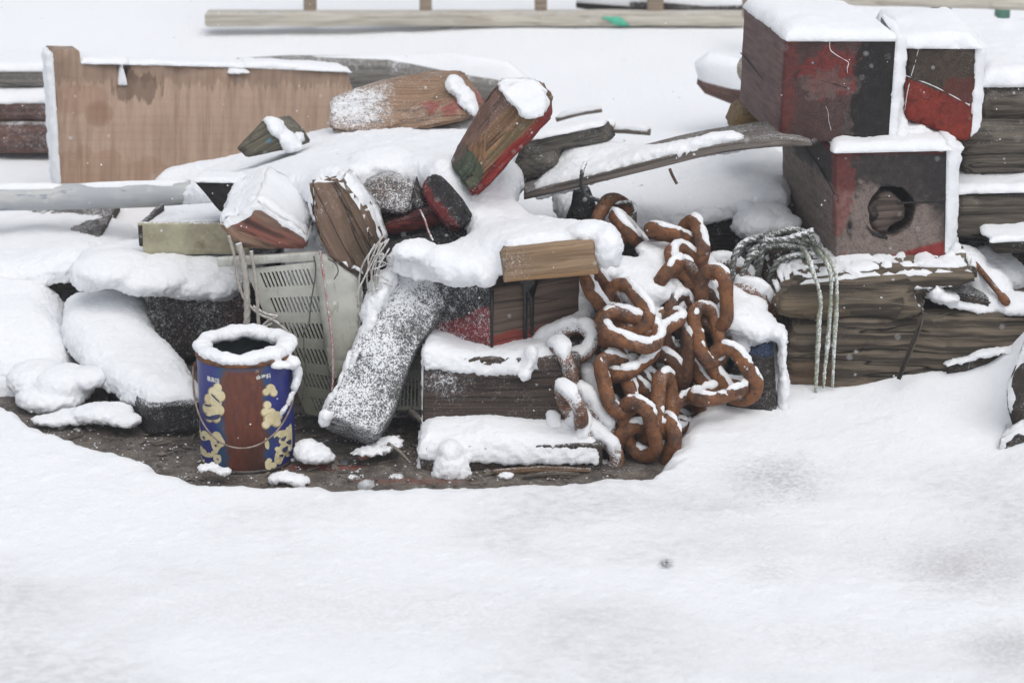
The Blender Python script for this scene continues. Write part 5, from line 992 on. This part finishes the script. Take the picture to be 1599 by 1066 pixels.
# printed marks, traced in photo pixels and wrapped on the can
def px2c(px, py, lift=.0007):
    s = max(-.985, min(.985, (px - 385) / 75.5)); a = math.asin(s); z = (733 - 25 * (1 - math.cos(a)) - py) / 766.; return a, z
def wrap(a, z, lift): 
    dent = 1 + .010 * math.sin(2 * a + z * 12); return (cb.x + (CR * dent + lift) * math.sin(a), cb.y - (CR * dent + lift) * math.cos(a), z)
def decal(name, polys, mat, lift=.0008):
    bm = bmesh.new()
    for poly in polys:
        q = [px2c(*p) for p in poly]; sp_ = spline([(a, z, 0) for a, z in q], len(q) * 4, closed=True); vs = [bm.verts.new((a * CR, z, 0)) for a, z, _ in sp_]
        try: bm.faces.new(vs)
        except Exception: pass
    bmesh.ops.triangulate(bm, faces=bm.faces)
    for _ in range(3):
        es = [e for e in bm.edges if e.calc_length() > .008]
        if not es: break
        bmesh.ops.subdivide_edges(bm, edges=es, cuts=1); bmesh.ops.triangulate(bm, faces=[f for f in bm.faces if len(f.verts) > 3])
    V = [wrap(v.co.x / CR, v.co.y, lift) for v in bm.verts]; fs = [[v.index for v in f.verts] for f in bm.faces]; bm.free(); return mk(name, V, fs, mat, can)
def decals(name, polys, mat, lift=.0008):
    for p_ in polys: decal(name, [p_], mat, lift)
mc = plain('cream_print', (.76, .68, .44), (.62, .53, .30), 40, rough=.4, c3=(.30, .24, .12)); mc2 = plain('tan_print', (.42, .33, .18), (.34, .26, .14), 40, rough=.4); mn = plain('navy_print', (.03, .035, .10), (.04, .05, .12), 40, rough=.4); mw = plain('white_print', (.75, .75, .70), (.65, .65, .6), 60, rough=.4)
def disc(x, y, r): return [(x + r * math.cos(t), y + r * 1.05 * math.sin(t)) for t in np.linspace(0, 2 * math.pi, 9)[:-1]]
_lf = .0007
for (x, y, r) in ((349, 600, 8), (341, 607, 9), (353, 612, 9), (333, 617, 8.5), (345, 622, 11), (329, 631, 9), (351, 634, 8.5), (338, 636, 11), (333, 645, 8), (345, 646, 7.5),
                  (430, 601, 7.5), (423, 606, 5.5), (434, 607, 6), (424, 626, 6.5), (421, 637, 7), (430, 637, 6.5), (438, 643, 7.5), (427, 648, 9.5), (436, 653, 7), (421, 656, 6.5)):
    decal('cloud_edge_print', [disc(x, y, r)], mc2, _lf); decal('cloud_print', [disc(x + .8, y - .8, r * .84)], mc, _lf + .00008); _lf += .00003
for (x, y, r) in ((312, 668, 3), (318, 674, 3.5), (325, 671, 3), (331, 676, 3.5), (338, 680, 3), (344, 676, 9), (352, 684, 6), (340, 690, 5), (314, 694, 3), (321, 699, 3.5), (329, 703, 3), (337, 701, 4), (343, 709, 6.5), (334, 717, 3), (326, 720, 2.6), (318, 714, 2.6), (424, 712, 4), (430, 719, 4.5), (437, 712, 3.5), (441, 703, 4), (436, 694, 3.5), (446, 695, 4.5), (451, 686, 4), (443, 682, 4.5), (436, 674, 4.5), (447, 672, 5), (453, 664, 4), (450, 704, 3)):
    decal('wave_print', [disc(x, y, r)], mc, _lf); _lf += .00001
decals('cloud_print', [[(309, 652), (314, 668), (320, 666), (327, 668), (334, 674), (341, 678), (336, 684), (330, 680), (322, 682), (314, 680), (310, 672)],
    [(338, 674), (346, 670), (354, 676), (356, 686), (348, 694), (342, 702), (336, 694), (333, 682)],
    [(310, 690), (318, 694), (328, 702), (338, 698), (340, 704), (330, 708), (318, 706), (311, 700)], [(340, 706), (348, 703), (350, 712), (344, 718), (338, 714)], [(312, 706), (318, 716), (328, 722), (336, 720), (332, 724), (320, 722), (312, 714)],
    [(430, 672), (440, 666), (450, 664), (457, 656), (457, 690), (452, 700), (446, 706), (440, 718), (432, 714), (434, 700), (440, 690), (446, 680), (438, 676)], [(419, 712), (428, 716), (426, 726), (419, 724)], [(420, 676), (425, 684), (424, 694), (419, 690)]], mc, .0008)
decals('cloud_shade_print', [[(322, 638), (332, 643), (342, 641), (352, 640), (350, 646), (338, 649), (326, 646)], [(340, 608), (351, 618), (353, 622), (341, 612)], [(326, 624), (338, 626), (336, 628), (327, 627)]], mn, .0022)
decals('wave_print', [[(433, 676), (437, 674), (439, 678), (435, 680)], [(441, 679), (449, 674), (446, 682)], [(448, 684), (455, 680), (454, 688)], [(443, 694), (450, 690), (450, 696), (445, 700)], [(438, 704), (444, 702), (443, 707)], [(318, 676), (322, 675), (323, 680)], [(344, 682), (349, 681), (348, 685)], [(340, 688), (344, 687), (343, 691)], [(342, 709), (346, 708), (346, 712)]], mn, .0022)
def text(s, px, py, h, squash=1.):
    cu = bpy.data.curves.new('t', 'FONT'); cu.body = s; cu.size = 1; cu.align_x = 'LEFT'; cu.resolution_u = 3; cu.offset = .018; o = bpy.data.objects.new('t', cu); COL.objects.link(o)
    dg = bpy.context.evaluated_depsgraph_get(); me = bpy.data.meshes.new_from_object(o.evaluated_get(dg)); V = [tuple(v.co) for v in me.vertices]; fs = [tuple(p.vertices) for p in me.polygons]
    bpy.data.objects.remove(o); bpy.data.curves.remove(cu)
    if not V: return
    V = np.array(V); x0 = V[:, 0].min(); y0 = V[:, 1].min(); sc = h / (V[:, 1].max() - y0); a0, z0_ = px2c(px, py)
    mk('printed_words', [wrap(a0 + (x - x0) * sc * squash / CR, z0_ + (y - y0) * sc, .0014) for x, y, _ in V], fs, mw if py < 700 else mc2, can)
text('最高級', 333, 588, .0105, .95); text('金塗料', 409, 588, .0105, .95); text('中国', 357, 728, .0055)
# snow ring on the rim
ring = []; RN = 72
tp = np.array([(cb.x + (CR - .012 + .003 * math.sin(3 * a)) * math.cos(a), cb.y + (CR - .012 + .003 * math.sin(3 * a + 1)) * math.sin(a), CH + .010 + .002 * math.sin(5 * a)) for a in np.linspace(0, 2 * math.pi, RN, endpoint=False)])
rv = []; n = 14
for i in range(RN):
    rd = np.array([tp[i, 0] - cb.x, tp[i, 1] - cb.y, 0]); rd /= np.linalg.norm(rd); kk = 1 + .12 * math.sin(i * .9) + .08 * math.sin(i * 2.3)
    for j in range(n): t = 2 * math.pi * j / n; rv.append(tp[i] + rd * math.cos(t) * .0185 * kk + np.array([0, 0, 1]) * math.sin(t) * .0125 * kk)
rf = [(i * n + j, ((i + 1) % RN) * n + j, ((i + 1) % RN) * n + (j + 1) % n, i * n + (j + 1) % n) for i in range(RN) for j in range(n)]
Yc = cb.y
mass('snow_cap', [(np.array(rv), rf), ell(455, 566, Yc - .035, 14, 9, .018), ell(440, 570, Yc - .07, 18, 5, .012), ell(464, 582, Yc - .02, 6, 16, .010), ell(461, 602, Yc - .038, 5, 16, .008, -12), ell(453, 622, Yc - .06, 3.5, 15, .006, -25), ell(443, 640, Yc - .075, 2.8, 12, .006, -35)], M['snow'], can, seed=29, vox=.0035, sm=4, lump=.003, grain=.5)

# ------------------------------------------------------------------ broken plastic crate
mpc = plain('old_white_plastic', (.50, .50, .46), (.38, .38, .33), 12, rough=.5, c3=(.20, .20, .13), dust=.03, up=.2)
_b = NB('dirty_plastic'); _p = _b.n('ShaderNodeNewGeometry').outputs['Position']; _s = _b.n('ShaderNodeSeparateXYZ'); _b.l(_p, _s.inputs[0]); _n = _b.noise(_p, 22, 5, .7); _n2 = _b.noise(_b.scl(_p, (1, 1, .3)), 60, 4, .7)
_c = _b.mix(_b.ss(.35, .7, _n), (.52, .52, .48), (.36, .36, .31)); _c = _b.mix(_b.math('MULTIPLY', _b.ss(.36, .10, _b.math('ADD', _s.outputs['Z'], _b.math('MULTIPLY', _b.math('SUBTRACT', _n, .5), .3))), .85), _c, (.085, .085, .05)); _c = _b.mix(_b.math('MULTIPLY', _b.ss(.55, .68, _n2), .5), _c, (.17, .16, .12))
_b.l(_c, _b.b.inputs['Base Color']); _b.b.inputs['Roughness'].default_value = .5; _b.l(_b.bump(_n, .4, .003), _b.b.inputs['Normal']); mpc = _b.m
cr = empty('plastic_crate', P(470, 600, .2), 'broken dirty white plastic crate below the rough wood chunk', 'crate')
fb('crate_rim', P(340, 418, .20), P(502, 408, .19), P(338, 404, .20), (0, .02, 0), mpc, cr, r=.003)
def panel(q, cols, rows, mat, th=.004, bar=.45, edge=.12):
    q = [np.array(tuple(p)) for p in q]; n_ = np.cross(q[1] - q[0], q[3] - q[0]); n_ /= np.linalg.norm(n_); V = []; fs = []
    def pt_(s, t): return (1 - s) * (1 - t) * q[0] + s * (1 - t) * q[1] + s * t * q[2] + (1 - s) * t * q[3]
    def cell(s0, s1, t0, t1):
        k = len(V)
        for z in (0, 1):
            for s, t in ((s0, t0), (s1, t0), (s1, t1), (s0, t1)): V.append(pt_(s, t) + n_ * th * (z - .5))
        for f in ((0, 1, 2, 3), (7, 6, 5, 4), (0, 4, 5, 1), (1, 5, 6, 2), (2, 6, 7, 3), (3, 7, 4, 0)): fs.append([k + i for i in f])
    tb = np.linspace(0, 1, rows + 1); e = edge
    for i, t in enumerate(tb): 
        w_ = .035; cell(0, 1, max(0, t - w_), min(1, t + w_))
    for i in range(rows):
        t0, t1 = tb[i] + .035, tb[i + 1] - .035; cell(0, e, t0, t1); cell(1 - e, 1, t0, t1)
        for j in range(cols):
            s0 = e + (1 - 2 * e) * j / cols; cell(s0 + (1 - 2 * e) / cols * (1 - bar), s0 + (1 - 2 * e) / cols, t0, t1)
    return V, fs
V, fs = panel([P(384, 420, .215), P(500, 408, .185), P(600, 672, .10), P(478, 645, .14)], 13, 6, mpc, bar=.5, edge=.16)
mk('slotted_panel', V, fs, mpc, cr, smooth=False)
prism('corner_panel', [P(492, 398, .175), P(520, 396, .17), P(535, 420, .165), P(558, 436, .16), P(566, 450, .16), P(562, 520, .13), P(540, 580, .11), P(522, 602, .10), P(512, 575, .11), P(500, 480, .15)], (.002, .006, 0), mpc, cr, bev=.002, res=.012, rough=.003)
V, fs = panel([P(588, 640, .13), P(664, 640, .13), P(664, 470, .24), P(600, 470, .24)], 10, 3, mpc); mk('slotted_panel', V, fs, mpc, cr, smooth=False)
rbox('crate_floor', P(470, 655, .15), (.24, 0, 0), (0, .25, .0), (0, 0, .006), M['w_dark'], cr)
tag(tube('frosted_red_cord', spline([P(500, 392, .15), P(505, 430, .145), P(512, 480, .13), P(518, 530, .11), P(520, 590, .09), P(518, 610, .085)], 50), .0024, plain('red_white_cord', (.35, .30, .28), (.30, .05, .05), 26, dust=.25), n=8, twist=160), 'red and white cord hanging down over the broken crate', 'cord')
tag(tube('dark_wire', spline([P(490, 400, .16), P(493, 425, .155), P(486, 470, .14), P(482, 505, .12), P(474, 520, .11), P(477, 580, .08), P(472, 625, .05)], 40), .0014, plain('wire_dark', (.03, .03, .03), (.08, .07, .06), 60), n=6), 'thin dark wire hanging over the slotted crate panel', 'wire')
tag(tube('wire_hook', spline([P(512, 404, .15), P(524, 412, .148), P(528, 424, .146), P(522, 436, .146)], 20), .0011, m_slot, n=6), 'tiny dark wire hook on the smooth crate corner', 'wire')
mw_ = plain('old_white_rope', (.40, .37, .33), (.28, .25, .22), 60, dust=.15)
for lb, q, r_, tw in (('thick pale rope end hanging left of the crate', [(372, 380), (378, 400), (384, 440), (386, 480), (385, 508)], .0062, 110), ('pale cord hanging inside the rope end by the crate', [(392, 392), (398, 430), (402, 470), (404, 520)], .0035, 160), ('grey cord running from the block down across the crate', [(357, 368), (366, 400), (372, 440), (384, 470), (405, 490), (430, 502), (460, 528), (480, 545)], .0030, 160), ('knotted pale cord lying behind the paint can', [(395, 478), (415, 490), (432, 494), (420, 500), (408, 512), (425, 505)], .0026, 160)):
    tag(tube('hanging_cord', spline([P(a, b, .17) for a, b in q], 60), r_, mw_, n=10, twist=tw), lb, 'cord')
net = empty('fishing_net', P(600, 460, .14), 'torn white netting bunched between crate and leaning post', 'net')
random.seed(11); mnet = plain('net_twine', (.50, .48, .45), (.35, .33, .30), 60, dust=.25)
for k in range(9):
    a = P(586 + random.uniform(-6, 22), 372 + random.uniform(-10, 16), .16 + random.uniform(-.02, .02)); e_ = P(560 + random.uniform(-5, 40), 455 + random.uniform(-22, 35), .14 + random.uniform(-.02, .02)); m_ = (a + e_) / 2 + Vector((random.uniform(-.02, .02), random.uniform(-.015, .0), random.uniform(-.02, .01)))
    tube('net_strand', spline([a, m_, e_], 16), .0017, mnet, net, n=6)
for k in range(9):
    a = P(575 + random.uniform(-6, 10), 400 + k * 11, .135); tube('net_strand', spline([a, a + Vector((.015, -.008, .006)), a + Vector((.034, .0, random.uniform(-.01, .015)))], 12), .0013, mnet, net, n=6)

# ------------------------------------------------------------------ litter on the bare ground
random.seed(3)
def stone(px, py, r, label, mat, z=.0, sq=.6, cat='stone', nm='stone', snow=0, group=None):
    c = S(px, py, z + r * sq * .4); bm = bmesh.new(); bmesh.ops.create_icosphere(bm, subdivisions=4, radius=1.); V = np.array([v.co[:] for v in bm.verts]); fs = [[v.index for v in f.verts] for f in bm.faces]; bm.free()
    V = V * [r * random.uniform(.85, 1.25), r * random.uniform(.7, 1.), r * sq]; V = V * (1 + .5 * fbm(V / r * 1.1 + px, 3, int(px)))[:, None] + np.array(c)
    o = tag(mk(nm, V, fs, mat), label, cat, group)
    if snow: shell(o, snow, .1, .5, nz=.3)
    return o
ms = plain('grey_stone', (.22, .21, .18), (.12, .11, .09), 40, dust=.2); ms2 = plain('ice_lump', (.50, .51, .52), (.32, .32, .32), 60, rough=.35); mslate = plain('slate_stone', (.09, .09, .10), (.05, .05, .055), 40, rough=.5)
stone(549, 746, .011, 'small pale greenish stone in front of the paint can, left of the icy lump', ms); stone(573, 758, .017, 'icy grey lump at the edge of the snow', ms2); stone(618, 745, .015, 'flat pale stone right of the icy lump', ms, sq=.4)
stone(540, 722, .013, 'dark slate pebble below the leaning post', mslate, sq=.4); stone(832, 740, .010, 'small tan stone below the lowest timber', plain('tan_stone', (.35, .26, .17), (.2, .15, .1), 50)); stone(790, 745, .012, 'grey stone with frost near the snow column', ms, snow=.003)
stone(855, 738, .007, 'tiny pale pebble near the base of the chain', ms2); stone(880, 728, .014, 'dark wet stone left of the chain foot', mslate); stone(95, 668, .009, 'small tan pebble on bare ground at the left', ms, sq=.5); stone(120, 672, .010, 'grey brown pebble on bare ground below the snow clump', ms, sq=.5)
gl = mass('snow_lump', [ell(490, 708, -.02, 32, 16, .035), ell(480, 700, -.01, 22, 14, .03), ell(505, 714, -.02, 24, 10, .025)], M['snow'], seed=31, vox=.0045, sm=3); tag(gl, 'round lump of snow on bare ground right of the paint can', 'snow lump')
gl = mass('snow_lump', [ell(450, 748, -.10, 34, 7, .022), ell(435, 744, -.10, 20, 7, .02), ell(468, 752, -.10, 20, 5, .015)], M['snow'], seed=32, vox=.004, sm=2, grain=1.6); tag(gl, 'crumbly flat snow lump in front of the paint can', 'snow lump')
gl = mass('snow_lump', [ell(325, 730, -.09, 22, 4, .016), ell(345, 735, -.10, 18, 4, .015)], M['snow'], seed=33, vox=.004, sm=2, grain=1.6); tag(gl, 'thin smear of snow at the left foot of the paint can', 'snow lump')
gl = mass('snow_lump', [ell(590, 700, .0, 40, 6, .02, 8), ell(610, 690, .02, 24, 9, .018), ell(575, 706, -.01, 30, 5, .018)], M['snow'], seed=34, vox=.004, sm=2, grain=2.); tag(gl, 'crumbs of snow on rubble below the leaning post', 'snow lump')
o = tag(fb('broken_brick', P(560, 722, -.02), P(612, 706, .0), P(556, 708, -.02), (.02, .05, 0), plain('brick_red', (.24, .10, .065), (.13, .065, .05), 40, dust=.2)), 'broken reddish brick piece in the rubble', 'brick')
for k, (a, b, r_, lb) in enumerate((((606, 692, .0), (640, 722, -.03), .0035, 'frosted twig sloping down in the rubble'), ((770, 748, -.06), (922, 752, -.05), .006, 'long split stick lying below the lowest timber'), ((820, 757, -.08), (905, 758, -.07), .004, 'thin stick at the edge of the snow'), ((640, 640, .1), (690, 690, .02), .006, 'dark twig between post and timbers'), ((515, 660, .03), (600, 668, .03), .005, 'dark stick lying under the leaning post'))):
    A_, B_ = P(*a), P(*b)
    if k in (1, 2): A_.z = max(A_.z, .008); B_.z = max(B_.z, .008)
    tag(tube('twig', spline([A_, A_.lerp(B_, .5) + Vector((0, 0, .004)), B_], 16), [r_, r_ * 1.2, r_ * .7], M['w_brown'] if k in (1,) else M['w_grey'], n=8, noise=.3, nsc=60), lb, 'twig')
# loose grit and bark over the bare ground
V = []; fs = []; rng = np.random.RandomState(4)
for k in range(2600):
    px = rng.uniform(20, 960); x = (px - 799.5) * .00125; y = rng.uniform(-.12, .42); 
    if not inpoly(np.array([[x]]), np.array([[y]]), pitp)[0, 0]: continue
    s = rng.uniform(.0012, .0045) * (1 + (rng.rand() < .06) * 1.5); c = np.array([x, y, rng.uniform(0, .004)]); k0 = len(V)
    for q in ((1, 0, 0), (-1, 0, 0), (0, 1, 0), (0, -1, 0), (0, 0, .7), (0, 0, -.7)): V.append(c + np.array(q) * s * rng.uniform(.6, 1.4, 3))
    for f in ((0, 2, 4), (2, 1, 4), (1, 3, 4), (3, 0, 4), (2, 0, 5), (1, 2, 5), (3, 1, 5), (0, 3, 5)): fs.append([k0 + i for i in f])
for k in range(150):
    px = rng.uniform(20, 960); x = (px - 799.5) * .00125; y = rng.uniform(-.12, .3)
    if not inpoly(np.array([[x]]), np.array([[y]]), pitp)[0, 0]: continue
    c = np.array([x, y, .003]); a = rng.uniform(0, 6.28); l_ = rng.uniform(.005, .018); w_ = rng.uniform(.0015, .004); k0 = len(V); u_ = np.array([math.cos(a), math.sin(a), rng.uniform(-.1, .25)]); v_ = np.array([-math.sin(a), math.cos(a), 0])
    for q in ((-1, -1, 0), (1, -.6, 0), (1.1, .7, 0), (-.8, 1, 0), (-1, -1, 1), (1, -.6, 1), (1.1, .7, 1), (-.8, 1, 1)): V.append(c + u_ * q[0] * l_ + v_ * q[1] * w_ + np.array([0, 0, q[2] * .0025]))
    for f in ((3, 2, 1, 0), (4, 5, 6, 7), (0, 1, 5, 4), (1, 2, 6, 5), (2, 3, 7, 6), (3, 0, 4, 7)): fs.append([k0 + i for i in f])
tag(mk('grit', V, fs, plain('grit_mat', (.20, .17, .14), (.05, .04, .035), 25, c3=(.45, .43, .42)), smooth=False), 'loose grit and wood crumbs on the bare wet ground', 'grit', kind='stuff')
# fine snow crumbs scattered over bare ground
V = []; fs = []
for k in range(700):
    px = rng.uniform(20, 950); x = (px - 799.5) * .00125; y = rng.uniform(-.12, .35)
    if not inpoly(np.array([[x]]), np.array([[y]]), pitp)[0, 0]: continue
    s = rng.uniform(.001, .003); c = np.array([x, y, .004]); k0 = len(V)
    for q in ((1, 0, 0), (-1, 0, 0), (0, 1, 0), (0, -1, 0), (0, 0, .7), (0, 0, -.7)): V.append(c + np.array(q) * s * rng.uniform(.6, 1.4, 3))
    for f in ((0, 2, 4), (2, 1, 4), (1, 3, 4), (3, 0, 4), (2, 0, 5), (1, 2, 5), (3, 1, 5), (0, 3, 5)): fs.append([k0 + i for i in f])
tag(mk('snow_crumbs', V, fs, M['snow'], smooth=False), 'fine crumbs of snow sprinkled on the bare ground', 'snow crumbs', kind='stuff')
# snow falling through the air
V = []; fs = []
for k in range(700):
    y = rng.uniform(-1.8, 1.2); px = rng.uniform(0, 1600); py = rng.uniform(0, 1066); c = np.array(P(px, py, y))
    if c[2] < .08: continue
    s = rng.uniform(.0008, .0018); k0 = len(V); R_ = rng.uniform(.6, 1.4, (6, 3))
    for q, r_ in zip(((1, 0, 0), (-1, 0, 0), (0, 1, 0), (0, -1, 0), (0, 0, 1), (0, 0, -1)), R_): V.append(c + np.array(q) * s * r_)
    for f in ((0, 2, 4), (2, 1, 4), (1, 3, 4), (3, 0, 4), (2, 0, 5), (1, 2, 5), (3, 1, 5), (0, 3, 5)): fs.append([k0 + i for i in f])
tag(mk('falling_snow', V, fs, M['snow'], smooth=False), 'snowflakes falling through the air', 'snowflakes', kind='stuff')

# the veil of falling snow and damp air
V = []; fs = []
x0, x1, y0, y1, z0_, z1_ = -34., 34., -34., 42., -1.1, 2.1
V = [(x, y, z) for z in (z0_, z1_) for y in (y0, y1) for x in (x0, x1)]
fs = [(0, 2, 3, 1), (4, 5, 7, 6), (0, 1, 5, 4), (2, 6, 7, 3), (0, 4, 6, 2), (1, 3, 7, 5)]
hm = bpy.data.materials.new('haze'); hm.use_nodes = True; hm.node_tree.nodes.clear(); _o = hm.node_tree.nodes.new('ShaderNodeOutputMaterial'); _v = hm.node_tree.nodes.new('ShaderNodeVolumePrincipled')
_v.inputs['Color'].default_value = (.93, .95, 1, 1); _v.inputs['Density'].default_value = .009; _v.inputs['Anisotropy'].default_value = .2; hm.node_tree.links.new(_v.outputs[0], _o.inputs['Volume'])
tag(mk('haze', V, fs, hm, smooth=False), 'pale veil of snowy air over the whole yard', 'haze', kind='stuff')
